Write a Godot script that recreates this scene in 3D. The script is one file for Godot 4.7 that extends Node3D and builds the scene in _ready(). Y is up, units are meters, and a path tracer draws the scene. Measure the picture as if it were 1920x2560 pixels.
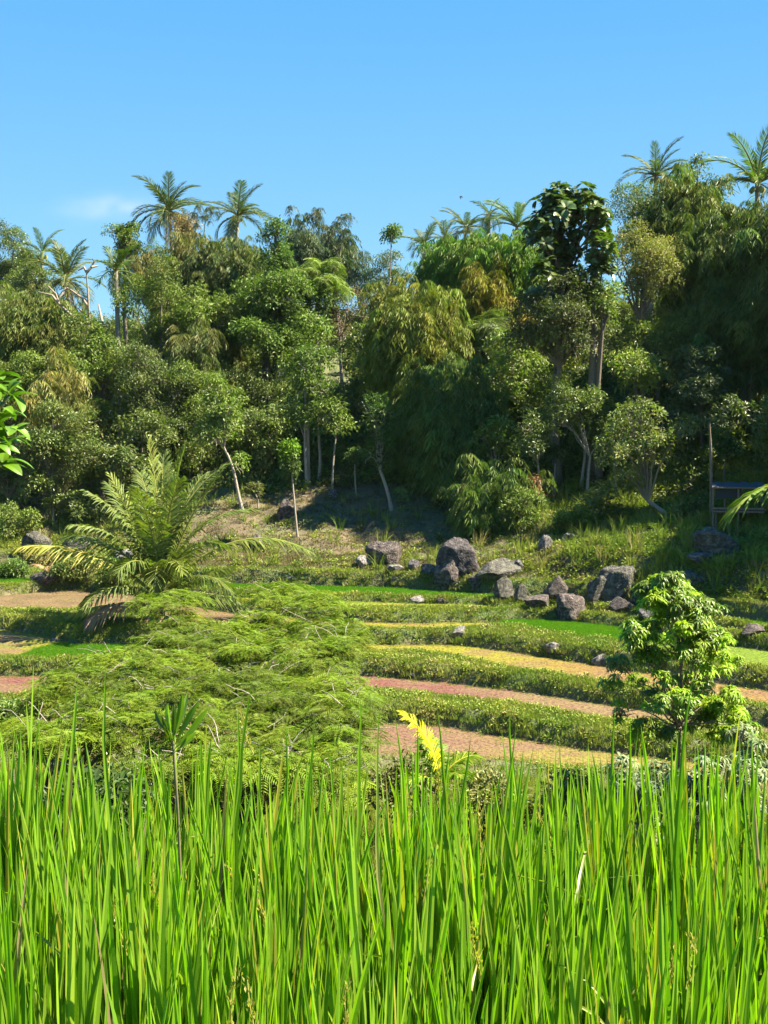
extends Node3D

# Terraced paddies in a small valley below a wooded bank, seen over standing rice.
# Camera figures read off the photograph (1920 x 2560): a lens of 2745 pixels, tilted 4.2 degrees down, 1.7 m above the near terrace.
const EYE := Vector3(0, 1.7, 0)
const LENS := 2745.0
const TILT := -0.0733

var M := {}            # materials
var C := {}            # leaf cluster meshes
var used := {}         # names given so far
var lump := FastNoiseLite.new()
var fine := FastNoiseLite.new()


class Shape:
	var v := PackedVector3Array()
	var n := PackedVector3Array()
	var c := PackedColorArray()
	var t := PackedInt32Array()

	func point(p: Vector3, nn: Vector3, col: Color) -> int:
		v.push_back(p)
		n.push_back(nn)
		c.push_back(col)
		return v.size() - 1

	func face(a: int, b: int, d: int) -> void:      # counter-clockwise in, clockwise out
		t.push_back(a)
		t.push_back(d)
		t.push_back(b)

	func tri(a: Vector3, b: Vector3, d: Vector3, col: Color) -> void:
		var nn := (b - a).cross(d - a).normalized()
		var i := point(a, nn, col)
		point(b, nn, col)
		point(d, nn, col)
		face(i, i + 1, i + 2)

	func leaf(p: Vector3, along: Vector3, up: Vector3, length: float, width: float, fold: float, droop: float, col: Color) -> void:
		var s := along.cross(up).normalized()
		var tip := p + along * length - up * droop * length
		var mid := p + along * length * 0.45
		tri(p, mid + s * width * 0.5 + up * fold * width, tip, col)
		tri(p, tip, mid - s * width * 0.5 + up * fold * width, col)

	# a blade along a line of points: folded along its midrib, smooth along its length
	func strip(pts: PackedVector3Array, widths: PackedFloat32Array, up: Vector3, fold: float, col: Color, col_tip: Color) -> void:
		var m := pts.size()
		var start := v.size()
		for i in m:
			var d := (pts[mini(i + 1, m - 1)] - pts[maxi(i - 1, 0)]).normalized()
			var s := d.cross(up).normalized()
			var nn := s.cross(d).normalized()
			var w := widths[i] * 0.5
			var k := col.lerp(col_tip, float(i) / (m - 1))
			var nl := (nn + s * fold * 2.0).normalized()
			var nr := (nn - s * fold * 2.0).normalized()
			point(pts[i] - s * w + nn * fold * w * 2.0, nl, k)
			point(pts[i], nl, k)
			point(pts[i], nr, k)
			point(pts[i] + s * w + nn * fold * w * 2.0, nr, k)
		for i in m - 1:
			var a := start + 4 * i
			var b := a + 4
			face(a, a + 1, b + 1)
			face(a + 2, a + 3, b + 2)
			if i < m - 2:
				face(a, b + 1, b)
				face(a + 3, b + 3, b + 2)

	func tube(pts: PackedVector3Array, radii: PackedFloat32Array, sides: int, col: Color, cap := false) -> void:
		var m := pts.size()
		var start := v.size()
		var e1 := Vector3.ZERO
		for i in m:
			var d := (pts[mini(i + 1, m - 1)] - pts[maxi(i - 1, 0)]).normalized()
			if i == 0:
				e1 = d.cross(Vector3(0.31, 0.2, 0.93)).normalized()
			e1 = (e1 - d * e1.dot(d)).normalized()
			var e2 := d.cross(e1)
			for j in sides:
				var an := TAU * j / sides
				var o := e1 * cos(an) + e2 * sin(an)
				point(pts[i] + o * radii[i], o, col)
		for i in m - 1:
			for j in sides:
				var a := start + i * sides + j
				var b := start + i * sides + (j + 1) % sides
				face(a, b, b + sides)
				face(a, b + sides, a + sides)
		if cap:
			var top := point(pts[m - 1], (pts[m - 1] - pts[m - 2]).normalized(), col)
			for j in sides:
				face(start + (m - 1) * sides + j, start + (m - 1) * sides + (j + 1) % sides, top)

	func box(at: Vector3, size: Vector3, turn: Basis, col: Color) -> void:
		for ax in 3:
			for sg in [-1.0, 1.0]:
				var nn := Vector3.ZERO
				nn[ax] = sg
				var a := Vector3.ZERO
				a[(ax + 1) % 3] = 1.0
				var b := nn.cross(a)
				var q := []
				for k in [[-1, -1], [1, -1], [1, 1], [-1, 1]]:
					q.append(point(at + turn * ((nn + a * k[0] + b * k[1]) * size * 0.5), turn * nn, col))
				face(q[0], q[1], q[2])
				face(q[0], q[2], q[3])

	func mesh() -> ArrayMesh:
		var arr := []
		arr.resize(Mesh.ARRAY_MAX)
		arr[Mesh.ARRAY_VERTEX] = v
		arr[Mesh.ARRAY_NORMAL] = n
		arr[Mesh.ARRAY_COLOR] = c
		arr[Mesh.ARRAY_INDEX] = t
		var out := ArrayMesh.new()
		out.add_surface_from_arrays(Mesh.PRIMITIVE_TRIANGLES, arr)
		return out


func dice(seed_: int) -> RandomNumberGenerator:
	var r := RandomNumberGenerator.new()
	r.seed = seed_ * 7919 + 13
	return r


func sphere_dir(r: RandomNumberGenerator) -> Vector3:
	var y := r.randf_range(-1.0, 1.0)
	var a := r.randf() * TAU
	var q := sqrt(1.0 - y * y)
	return Vector3(cos(a) * q, y, sin(a) * q)


# the point that stands at a pixel of the photograph, at a depth in metres
func at(u: float, vv: float, depth: float) -> Vector3:
	var x := (u - 960.0) / LENS
	var y := (1280.0 - vv) / LENS
	var d := Vector3(x, y * cos(TILT) + sin(TILT), y * sin(TILT) - cos(TILT))
	return EYE + d * (depth / -d.z)


# where the sight line through a pixel meets the ground
func ground_at(u: float, vv: float, from := 6.0, limit := 90.0) -> Vector3:
	var d := from
	while d < limit:
		var p := at(u, vv, d)
		if p.y <= height(p.x, d):
			break
		d += 0.06
	var q := at(u, vv, d)
	return Vector3(q.x, height(q.x, d), q.z)


func numbered(called: String) -> String:
	var k: int = used.get(called, 0)
	used[called] = k + 1
	return called if k == 0 else "%s_%03d" % [called, k]


func tag(o: Node, label: String, category: String, group := "") -> void:
	o.set_meta("label", label)
	o.set_meta("category", category)
	if group:
		o.set_meta("group", group)


func thing(called: String, label: String, category: String, where: Vector3, group := "", turn := 0.0) -> Node3D:
	var o := Node3D.new()
	o.name = numbered(called)
	add_child(o)
	o.position = where
	o.rotation.y = turn
	tag(o, label, category, group)
	return o


func part(called: String, m: Mesh, mat: Material, parent: Node) -> MeshInstance3D:
	var o := MeshInstance3D.new()
	o.name = called if parent != self else numbered(called)
	o.mesh = m
	o.material_override = mat
	parent.add_child(o, true)
	return o


func scatter(called: String, m: Mesh, mat: Material, where: Array, tint: PackedColorArray, parent: Node) -> MultiMeshInstance3D:
	var mm := MultiMesh.new()
	mm.transform_format = MultiMesh.TRANSFORM_3D
	mm.use_colors = true
	mm.instance_count = where.size()
	mm.mesh = m
	for i in where.size():
		mm.set_instance_transform(i, where[i])
		mm.set_instance_color(i, tint[i])
	var o := MultiMeshInstance3D.new()
	o.name = called if parent != self else numbered(called)
	o.multimesh = mm
	o.material_override = mat
	o.set_meta("kind", "stuff")
	parent.add_child(o, true)
	return o


func lin(r: float, g: float, b: float) -> Color:
	return Color(r, g, b).linear_to_srgb()


# ---------------------------------------------------------------- materials

func noise_texture(seed_: int, freq: float, octaves: int, ramp: Array, size := 512, cellular := false) -> NoiseTexture2D:
	var f := FastNoiseLite.new()
	f.seed = seed_
	f.frequency = freq
	f.noise_type = FastNoiseLite.TYPE_CELLULAR if cellular else FastNoiseLite.TYPE_SIMPLEX_SMOOTH
	f.fractal_octaves = octaves
	f.fractal_gain = 0.6
	var g := Gradient.new()
	var offs := PackedFloat32Array()
	var cols := PackedColorArray()
	for k in ramp:
		offs.append(k[0])
		cols.append(lin(k[1], k[2], k[3]))
	g.offsets = offs
	g.colors = cols
	var t := NoiseTexture2D.new()
	t.width = size
	t.height = size
	t.seamless = true
	t.noise = f
	t.color_ramp = g
	return t


func bumps(seed_: int, freq: float, octaves: int) -> NoiseTexture2D:
	var t := noise_texture(seed_, freq, octaves, [[0.0, 0, 0, 0], [1.0, 1, 1, 1]])
	t.color_ramp = null
	return t


func plain_leaf(rough: float, back: Color, gloss := 0.5) -> StandardMaterial3D:
	var m := StandardMaterial3D.new()
	m.vertex_color_use_as_albedo = true
	m.roughness = rough
	m.metallic_specular = gloss
	m.backlight_enabled = true
	m.backlight = back
	m.cull_mode = BaseMaterial3D.CULL_DISABLED
	return m


func triplanar(m: StandardMaterial3D, scale_: float, world := false) -> StandardMaterial3D:
	m.uv1_triplanar = true
	m.uv1_world_triplanar = world
	m.uv1_scale = Vector3.ONE * scale_
	return m


func make_materials() -> void:
	M.leaf = plain_leaf(0.5, Color(0.74, 0.86, 0.42), 0.36)
	M.leaf_gloss = plain_leaf(0.38, Color(0.7, 0.82, 0.36), 0.42)
	M.rice = plain_leaf(0.36, Color(0.9, 0.99, 0.42), 0.55)
	M.grass = plain_leaf(0.6, Color(0.72, 0.82, 0.4), 0.35)
	M.dry = plain_leaf(0.75, Color(0.5, 0.45, 0.3), 0.3)
	M.palm = plain_leaf(0.5, Color(0.74, 0.84, 0.38), 0.27)
	M.stem = StandardMaterial3D.new()
	M.stem.vertex_color_use_as_albedo = true
	M.stem.roughness = 0.7

	var bark := StandardMaterial3D.new()
	bark.vertex_color_use_as_albedo = true
	bark.albedo_texture = noise_texture(5, 0.03, 5, [[0.0, 0.25, 0.22, 0.2], [0.45, 0.7, 0.66, 0.6], [0.7, 1, 1, 0.98], [1.0, 0.8, 0.9, 0.75]])
	bark.heightmap_enabled = true
	bark.heightmap_texture = bumps(6, 0.05, 4)
	bark.heightmap_scale = 2.0
	bark.roughness = 0.9
	M.bark = triplanar(bark, 1.6)

	for k in [["rock_pale", 25, lin(1.0, 0.99, 0.97)], ["rock_grey", 21, lin(0.62, 0.62, 0.62)], ["rock_dark", 22, lin(0.27, 0.245, 0.25)], ["rock_brown", 23, lin(0.45, 0.38, 0.34)], ["rock_mossy_shaded", 24, lin(0.34, 0.35, 0.28)]]:  # brown and mossy tones lowered to paint in the shade on the boulders
		var r := StandardMaterial3D.new()
		r.albedo_color = k[2]
		r.albedo_texture = noise_texture(k[1], 0.009, 6, [[0.0, 0.05, 0.045, 0.045], [0.38, 0.1, 0.09, 0.085], [0.5, 0.17, 0.15, 0.14], [0.62, 0.22, 0.2, 0.185], [0.7, 0.38, 0.37, 0.35], [1.0, 0.6, 0.59, 0.57]])
		r.heightmap_enabled = true
		r.heightmap_texture = bumps(k[1] + 20, 0.03, 5)
		r.heightmap_scale = 7.0
		r.roughness = 0.88
		M[k[0]] = triplanar(r, 0.55)

	var soil := StandardMaterial3D.new()
	soil.vertex_color_use_as_albedo = true
	soil.albedo_texture = noise_texture(31, 0.03, 6, [[0.0, 0.35, 0.33, 0.3], [0.5, 0.8, 0.8, 0.78], [1.0, 1, 1, 1]])
	soil.heightmap_enabled = true
	soil.heightmap_texture = bumps(33, 0.06, 5)
	soil.heightmap_scale = 5.0
	soil.roughness = 0.95
	M.soil = triplanar(soil, 0.35, true)

	var algae := StandardMaterial3D.new()
	algae.vertex_color_use_as_albedo = true
	algae.albedo_texture = noise_texture(41, 0.035, 6, [[0.0, 0.3, 0.26, 0.25], [0.36, 0.6, 0.56, 0.52], [0.5, 0.85, 0.86, 0.8], [0.62, 1, 1, 0.9], [0.72, 0.95, 1, 0.6], [1.0, 1, 1, 0.7]])
	algae.heightmap_enabled = true
	algae.heightmap_texture = bumps(43, 0.09, 4)
	algae.heightmap_scale = 1.2
	algae.roughness = 0.72
	algae.metallic_specular = 0.3
	M.algae = triplanar(algae, 0.5, true)

	var shaded_tarp := StandardMaterial3D.new()
	shaded_tarp.albedo_color = lin(0.03, 0.045, 0.06)  # roof and cloth colour darkened to stand for shade from the trees
	shaded_tarp.roughness = 0.85
	shaded_tarp.cull_mode = BaseMaterial3D.CULL_DISABLED
	M.shaded_tarp = shaded_tarp


# ---------------------------------------------------------------- leaf clusters (each is placed many times with its own turn, size and tint)

func shade_of(r: RandomNumberGenerator) -> Color:
	var k := r.randf_range(0.62, 1.42)
	return Color(k * r.randf_range(0.9, 1.15), k, k * r.randf_range(0.8, 1.15))


func make_clusters() -> void:
	var r := dice(3)
	for kind in [["broad", 30, 0.16, 0.075, 0.4], ["fine", 40, 0.12, 0.058, 0.4], ["medium", 30, 0.2, 0.08, 0.45]]:
		var s := Shape.new()
		for i in kind[1]:
			var o := sphere_dir(r)
			o.y = absf(o.y) * 0.9 - 0.25
			var p: Vector3 = o * float(kind[4]) * r.randf_range(0.35, 1.0)
			var along := (o + sphere_dir(r) * 0.8 + Vector3(0, -0.25, 0)).normalized()
			var up := (Vector3.UP + sphere_dir(r) * 0.7).normalized()
			up = (up - along * up.dot(along)).normalized()
			s.leaf(p, along, up, kind[2] * r.randf_range(0.75, 1.25), kind[3] * r.randf_range(0.8, 1.2), 0.16, 0.12, shade_of(r))
		C[kind[0]] = s.mesh()

	var b := Shape.new()          # bamboo: hanging narrow blades on short arching twigs
	for k in 7:
		var a := r.randf() * TAU
		var out := Vector3(cos(a), 0.3, sin(a)).normalized()
		var p := Vector3(0, 0.25, 0)
		for i in 8:
			p += (out * 0.07 * (1.0 - 0.06 * i) + Vector3(0, -0.022 * i, 0))
			var side := out.cross(Vector3.UP).normalized() * (1.0 if i % 2 else -1.0)
			var along := (out * 0.4 + side * 0.45 + Vector3(0, -1.0, 0) + sphere_dir(r) * 0.25).normalized()
			var up := (out + sphere_dir(r) * 0.4).normalized()
			up = (up - along * up.dot(along)).normalized()
			b.leaf(p, along, up, r.randf_range(0.26, 0.42), r.randf_range(0.04, 0.06), 0.15, 0.1, shade_of(r))
	C.bamboo = b.mesh()

	var g := Shape.new()          # a rosette of large leaves
	for i in 10:
		var a := TAU * i / 10.0 * 1.9 + r.randf() * 0.4
		var el := r.randf_range(-0.35, 0.75)
		var along := Vector3(cos(a) * cos(el), sin(el), sin(a) * cos(el))
		var up := (Vector3.UP - along * along.y).normalized()
		var len := r.randf_range(0.36, 0.56)
		var pts := PackedVector3Array()
		for q in 5:
			var f := q / 4.0
			pts.append(along * (0.06 + len * f) + Vector3(0, -0.16 * f * f, 0))
		g.strip(pts, PackedFloat32Array([0.03, len * 0.42, len * 0.52, len * 0.4, 0.0]), up, 0.12, shade_of(r), shade_of(r))
	C.big = g.mesh()

	var p2 := Shape.new()         # level sprays of paired leaflets
	for k in 5:
		var a := TAU * k / 5.0 + r.randf()
		var out := Vector3(cos(a), 0.12, sin(a)).normalized()
		var side := out.cross(Vector3.UP).normalized()
		var p := Vector3.ZERO
		for i in 11:
			p += out * 0.065 + Vector3(0, -0.006 * i, 0)
			for sg in [-1.0, 1.0]:
				var along: Vector3 = (side * sg + out * 0.45 + Vector3(0, -0.45, 0)).normalized()
				var up := (Vector3.UP + sphere_dir(r) * 0.2).normalized()
				p2.leaf(p, along, up, r.randf_range(0.14, 0.19), 0.045, 0.1, 0.12, shade_of(r))
	C.spray = p2.mesh()

	var f2 := Shape.new()         # feathery twice-divided leaves
	for k in 7:
		var a := TAU * k / 7.0 + r.randf() * 0.5
		var out := Vector3(cos(a), r.randf_range(-0.05, 0.3), sin(a)).normalized()
		var side := out.cross(Vector3.UP).normalized()
		var p := Vector3(0, r.randf_range(-0.05, 0.08), 0)
		var col := shade_of(r)
		for i in 8:
			p += out * 0.036 + Vector3(0, -0.003 * i, 0)
			for sg in [-1.0, 1.0]:
				var along: Vector3 = (side * sg + out * 0.55 + Vector3(0, -0.12, 0)).normalized()
				f2.leaf(p, along, (Vector3.UP + sphere_dir(r) * 0.3).normalized(), 0.13 * (1.0 - 0.05 * i) * r.randf_range(0.8, 1.1), 0.021, 0.0, 0.12, col)
	C.feather = f2.mesh()

	var w := Shape.new()          # a whorl of long drooping leaves
	for i in 15:
		var a := TAU * i / 15.0 * 3.1 + r.randf()
		var el := r.randf_range(-0.2, 0.8)
		var along := Vector3(cos(a) * cos(el), sin(el), sin(a) * cos(el))
		var len := r.randf_range(0.11, 0.17)
		var pts := PackedVector3Array()
		for q in 5:
			var f := q / 4.0
			pts.append(along * (0.01 + len * f) + Vector3(0, -0.1 * f * f, 0))
		w.strip(pts, PackedFloat32Array([0.008, 0.027, 0.033, 0.022, 0.0]), (Vector3.UP - along * along.y).normalized(), 0.14, shade_of(r), shade_of(r))
	C.whorl = w.mesh()

	for kind in [["tuft", 26, 0.04, 0.1, 0.011, 0.11], ["tall_tuft", 26, 0.3, 0.75, 0.02, 0.16], ["seedling", 30, 0.06, 0.1, 0.008, 0.1]]:
		var s := Shape.new()
		for i in kind[1]:
			var a := r.randf() * TAU
			var base := Vector3(cos(a), 0, sin(a)) * float(kind[5]) * sqrt(r.randf())
			var lean := Vector3(cos(a + r.randf_range(-1, 1)), 0, sin(a + r.randf_range(-1, 1))) * r.randf_range(0.1, 0.7)
			var h := r.randf_range(kind[2], kind[3])
			var pts := PackedVector3Array()
			for q in 4:
				var f := q / 3.0
				pts.append(base + Vector3(0, -0.02, 0) + (Vector3.UP * (f - 0.18 * f * f * lean.length()) + lean * f * f) * h)
			s.strip(pts, PackedFloat32Array([kind[4], kind[4] * 0.9, kind[4] * 0.6, 0.0]), Vector3(cos(a + 1.3), 0.4, sin(a + 1.3)).normalized(), 0.1, shade_of(r), shade_of(r))
		C[kind[0]] = s.mesh()

	var lw := Shape.new()         # low leafy weeds
	for i in 26:
		var o := sphere_dir(r)
		o.y = absf(o.y)
		var along := (o + Vector3(0, 0.1, 0) + sphere_dir(r) * 0.5).normalized()
		var up := (Vector3.UP + sphere_dir(r) * 0.5).normalized()
		up = (up - along * up.dot(along)).normalized()
		lw.leaf(o * Vector3(0.14, 0.12, 0.14) * r.randf_range(0.3, 1.0), along, up, r.randf_range(0.05, 0.09), r.randf_range(0.025, 0.045), 0.12, 0.15, shade_of(r))
	C.weed = lw.mesh()


# ---------------------------------------------------------------- the lie of the land
# Each terrace: its level, the line of its front lip and the line where the next bund rises behind it, read off the photograph as pixels.
const LEVEL := [-5.15, -4.78, -4.42, -4.05, -3.75, -3.6]
const FRONT := [
	[[-300, 1862], [600, 1872], [1115, 1893], [1300, 1905], [1515, 1925], [2200, 1990]],
	[[-300, 1745], [985, 1722], [1000, 1727], [1270, 1755], [1515, 1797], [1760, 1816], [2200, 1870]],
	[[-300, 1650], [0, 1640], [90, 1650], [250, 1655], [600, 1630], [985, 1625], [1080, 1630], [1270, 1668], [1515, 1702], [1700, 1735], [2200, 1800]],
	[[-300, 1520], [150, 1523], [300, 1528], [600, 1562], [900, 1580], [1000, 1580], [1200, 1566], [1280, 1562], [1410, 1585], [1550, 1603], [1750, 1640], [2200, 1720]],
	[[-300, 1470], [0, 1462], [200, 1455], [400, 1490], [700, 1515], [880, 1518], [1025, 1516], [1200, 1520], [1350, 1533], [1750, 1568], [2200, 1636]],
	[[-300, 1422], [200, 1425], [400, 1470], [650, 1478], [950, 1488], [1050, 1490], [1250, 1500], [1750, 1545], [2200, 1600]],
]
const FOOT := [
	[[-300, 1800], [600, 1790], [1115, 1815], [1300, 1848], [1515, 1880], [2200, 1960]],
	[[-300, 1690], [900, 1690], [985, 1693], [1245, 1720], [1515, 1760], [1700, 1791], [2200, 1850]],
	[[-300, 1560], [0, 1572], [120, 1590], [190, 1612], [400, 1610], [700, 1600], [980, 1612], [1145, 1612], [1300, 1632], [1484, 1660], [1560, 1675], [1750, 1700], [2200, 1770]],
	[[-300, 1480], [0, 1490], [120, 1478], [200, 1474], [290, 1480], [600, 1535], [900, 1556], [1000, 1558], [1200, 1556], [1295, 1552], [1400, 1553], [1480, 1563], [1560, 1572], [1750, 1600], [2200, 1670]],
	[[-300, 1440], [0, 1450], [200, 1440], [400, 1475], [700, 1500], [880, 1503], [1025, 1508], [1200, 1512], [1350, 1530], [1750, 1560], [2200, 1628]],
	[[-300, 1410], [200, 1415], [400, 1462], [600, 1462], [740, 1466], [975, 1472], [1050, 1478], [1250, 1490], [1750, 1540], [2200, 1592]],
]
const CREST := [[-300, 1400], [200, 1402], [400, 1425], [650, 1424], [900, 1426], [1000, 1436], [1250, 1462], [1750, 1520], [2200, 1570]]
const CREST_LEVEL := -3.1
const REACH := 20.0
const CELLS := 400
var lines := []        # front 0, foot 0, front 1, foot 1, ... crest: the depth of each line for x from -REACH to REACH


func read_line(pix: Array, level: float) -> PackedFloat32Array:
	var pts := []
	for p in pix:
		var d := 10.0
		while d < 60.0 and at(p[0], p[1], d).y > level:
			d += 0.02
		pts.append(Vector2(at(p[0], p[1], d).x, d))
	var out := PackedFloat32Array()
	for i in CELLS + 1:
		var x := -REACH + 2.0 * REACH * i / CELLS
		var k := 0
		while k < pts.size() - 2 and pts[k + 1].x < x:
			k += 1
		var f := clampf((x - pts[k].x) / (pts[k + 1].x - pts[k].x), 0.0, 1.0)
		out.append(lerpf(pts[k].y, pts[k + 1].y, f))
	return out


func read_lines() -> void:
	for k in 6:
		lines.append(read_line(FRONT[k], LEVEL[k]))
		lines.append(read_line(FOOT[k], LEVEL[k]))
	lines.append(read_line(CREST, CREST_LEVEL))
	for i in CELLS + 1:
		var x := -REACH + 2.0 * REACH * i / CELLS
		for k in range(1, lines.size()):
			var gap := 0.35 if k % 2 else 0.55
			lines[k][i] = maxf(lines[k][i] + 0.1 * lump.get_noise_2d(x * 6.0, k * 50.0), lines[k - 1][i] + gap)


func line_at(k: int, x: float) -> float:
	var f := clampf((x + REACH) / (2.0 * REACH) * CELLS, 0.0, CELLS - 0.001)
	var i := int(f)
	return lerpf(lines[k][i], lines[k][i + 1], f - i)


# 0 near terrace, 1 slope below it, 2 paddy, 3 bund, 4 hillside; and which paddy or bund
func zone(x: float, d: float) -> Vector2i:
	if d < 3.35:
		return Vector2i(0, 0)
	for k in 13:
		if d < line_at(k, x):
			if k == 0:
				return Vector2i(1, 0)
			return Vector2i(2 if k % 2 else 3, (k - 1) / 2)
	return Vector2i(4, 0)


func along_profile(t: float, p: Array) -> float:
	for i in range(1, p.size()):
		if t < p[i][0]:
			return lerpf(p[i - 1][1], p[i][1], smoothstep(0.0, 1.0, (t - p[i - 1][0]) / (p[i][0] - p[i - 1][0])) * 0.4 + 0.6 * (t - p[i - 1][0]) / (p[i][0] - p[i - 1][0]))
	return p[-1][1]


func height(x: float, d: float) -> float:
	var rough := 0.05 * lump.get_noise_2d(x * 9.0, d * 9.0)
	if d < 3.3:
		return rough * 0.3
	var z := zone(x, d)
	if z.x <= 1:
		var f0 := line_at(0, x)
		var y := along_profile(d, [[3.3, 0.0], [4.3, -1.15], [9.0, -2.75], [16.0, -4.35], [f0 - 1.0, -5.24], [f0, -5.13]])
		return y + 3.0 * rough * clampf((f0 - d) * 0.4, 0.0, 1.0)
	if z.x == 2:
		return LEVEL[z.y] - 0.1
	if z.x == 3:
		var a := line_at(2 * z.y + 1, x)
		var b := line_at(2 * z.y + 2, x)
		var low: float = LEVEL[z.y] - 0.1
		var high: float = LEVEL[z.y + 1] if z.y < 5 else CREST_LEVEL
		var top := high + 0.03 + 1.0 * rough
		var rise := minf(0.32, (b - a) * 0.4)
		var s := d - a
		if s < rise:
			return lerpf(low, top, sqrt(s / rise))
		var back := minf(0.2, (b - a) * 0.25)
		if z.y < 5 and b - d < back:
			return lerpf(high - 0.1, top, sqrt(clampf((b - d) / back, 0.0, 1.0)))
		return top
	var t := d - line_at(12, x)
	var y := CREST_LEVEL + 0.1 + along_profile(t, [[0.0, 0.0], [3.0, 0.55], [8.0, 1.95], [15.0, 4.4], [25.0, 8.6], [40.0, 11.6], [60.0, 12.6], [600.0, 13.0]])
	# steeper, stony bank on the right
	var right := smoothstep(2.0, 6.0, x) * smoothstep(0.0, 1.2, t) * (1.0 - smoothstep(5.0, 12.0, t))
	y += 0.55 * right
	return y + (4.0 * rough + 0.7 * lump.get_noise_2d(x * 1.3, d * 1.3)) * clampf(t / 3.0, 0.0, 1.0)


func ground_color(x: float, d: float) -> Color:
	var z := zone(x, d)
	var a := 0.5 + 0.5 * lump.get_noise_2d(x * 2.4 + 90.0, d * 2.4)
	var green := Color(0.07, 0.11, 0.025).lerp(Color(0.12, 0.14, 0.04), a)
	var straw := Color(0.15, 0.115, 0.06).lerp(Color(0.085, 0.066, 0.036), a)
	if z.x == 0:
		return Color(0.06, 0.05, 0.03)
	if z.x == 1:
		return green.lerp(straw, clampf(a * 1.4 - 0.3, 0.0, 1.0))
	if z.x == 2:
		return Color(0.16, 0.11, 0.065)
	if z.x == 3:
		return green.lerp(straw, clampf(a * 1.2 - 0.45, 0.0, 1.0))
	var dry := clampf(0.8 + 1.3 * fine.get_noise_2d(x * 0.8, d * 0.8), 0.0, 1.0)
	return green.lerp(straw, dry * (1.0 - 0.8 * smoothstep(10.0, 16.0, d - line_at(12, x))))


func make_ground() -> void:
	var xs := PackedFloat32Array()
	for k in [-700.0, -350.0, -180.0, -110.0, -80.0]:
		xs.append(k)
	var x := -60.0
	while x < 60.01:
		xs.append(x)
		x += 0.14 if absf(x) < 13.5 else (0.5 if absf(x) < 24.0 else 2.0)
	for k in [80.0, 110.0, 180.0, 350.0, 700.0]:
		xs.append(k)
	var ds := PackedFloat32Array()
	for k in [-600.0, -200.0, -60.0, -20.0, -6.0, -2.0]:
		ds.append(k)
	var d := 0.0
	while d < 105.0:
		ds.append(d)
		d += 0.3 if d < 22.0 else (0.11 if d < 42.0 else (0.5 if d < 75.0 else 2.0))
	for k in [120.0, 160.0, 250.0, 400.0, 800.0]:
		ds.append(k)
	var s := Shape.new()
	var nx := xs.size()
	for j in ds.size():
		for i in nx:
			s.point(Vector3(xs[i], height(xs[i], ds[j]), -ds[j]), Vector3.UP, ground_color(xs[i], ds[j]))
	for j in range(ds.size()):
		for i in range(nx):
			var a := s.v[j * nx + mini(i + 1, nx - 1)] - s.v[j * nx + maxi(i - 1, 0)]
			var b := s.v[mini(j + 1, ds.size() - 1) * nx + i] - s.v[maxi(j - 1, 0) * nx + i]
			s.n[j * nx + i] = a.cross(b).normalized()
	for j in ds.size() - 1:
		for i in nx - 1:
			var q := j * nx + i
			s.face(q, q + 1, q + nx + 1)
			s.face(q, q + nx + 1, q + nx)
	var o := part("ground", s.mesh(), M.soil, self)
	o.set_meta("kind", "structure")
	o.set_meta("label", "terraced valley floor with grassy bunds rising to a wooded hillside")


func paddy_color(k: int, x: float, d: float) -> Color:
	var u := 960.0 + x * LENS / d
	var a := clampf(0.5 + 1.9 * lump.get_noise_2d(x * 5.0 + k * 31.0, d * 16.0), 0.0, 1.0)
	var b := clampf(0.5 + 1.9 * fine.get_noise_2d(x * 1.6 - k * 17.0, d * 5.0), 0.0, 1.0)
	var pink := Color(0.1509, 0.087, 0.0614)
	var brown := Color(0.1597, 0.1117, 0.0597)
	var orange := Color(0.1798, 0.1158, 0.0398)
	var yellow := Color(0.1848, 0.1768, 0.0184)
	var lime := Color(0.1024, 0.1583, 0.0128)
	var out := brown
	match k:
		0:
			out = pink.lerp(brown, a * 0.7).lerp(yellow, smoothstep(1230.0, 1480.0, u + 200.0 * (b - 0.5)) * 0.55)
		1:
			out = pink.lerp(brown, clampf(smoothstep(1000.0, 1500.0, u) + (a - 0.5) * 0.8, 0.0, 1.0)).lerp(Color(0.14, 0.045, 0.05), clampf(b * 2.0 - 1.1, 0.0, 0.6) * (1.0 - smoothstep(1100.0, 1300.0, u)))
		2:
			if u > 700.0:
				out = yellow.lerp(orange, clampf(smoothstep(1230.0, 1480.0, u) + (a - 0.5) * 0.7, 0.0, 1.0)).lerp(pink, clampf(b * 2.4 - 1.5, 0.0, 0.55))
			else:
				out = yellow.lerp(pink, clampf(1.0 - smoothstep(-20.0, 110.0, u) + (a - 0.5) * 0.9, 0.0, 0.8)).lerp(lime, clampf(b * 2.0 - 1.2, 0.0, 0.5))
		3:
			out = Color(0.12, 0.085, 0.048).lerp(brown, a) if u < 600.0 else orange.lerp(yellow, a)
			if u > 1230.0:
				out = lime
		4:
			out = yellow.lerp(lime, a) if u > 300.0 else brown.lerp(lime, b)
		5:
			out = lime.lerp(yellow, b * 0.6)
	return out


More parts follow.
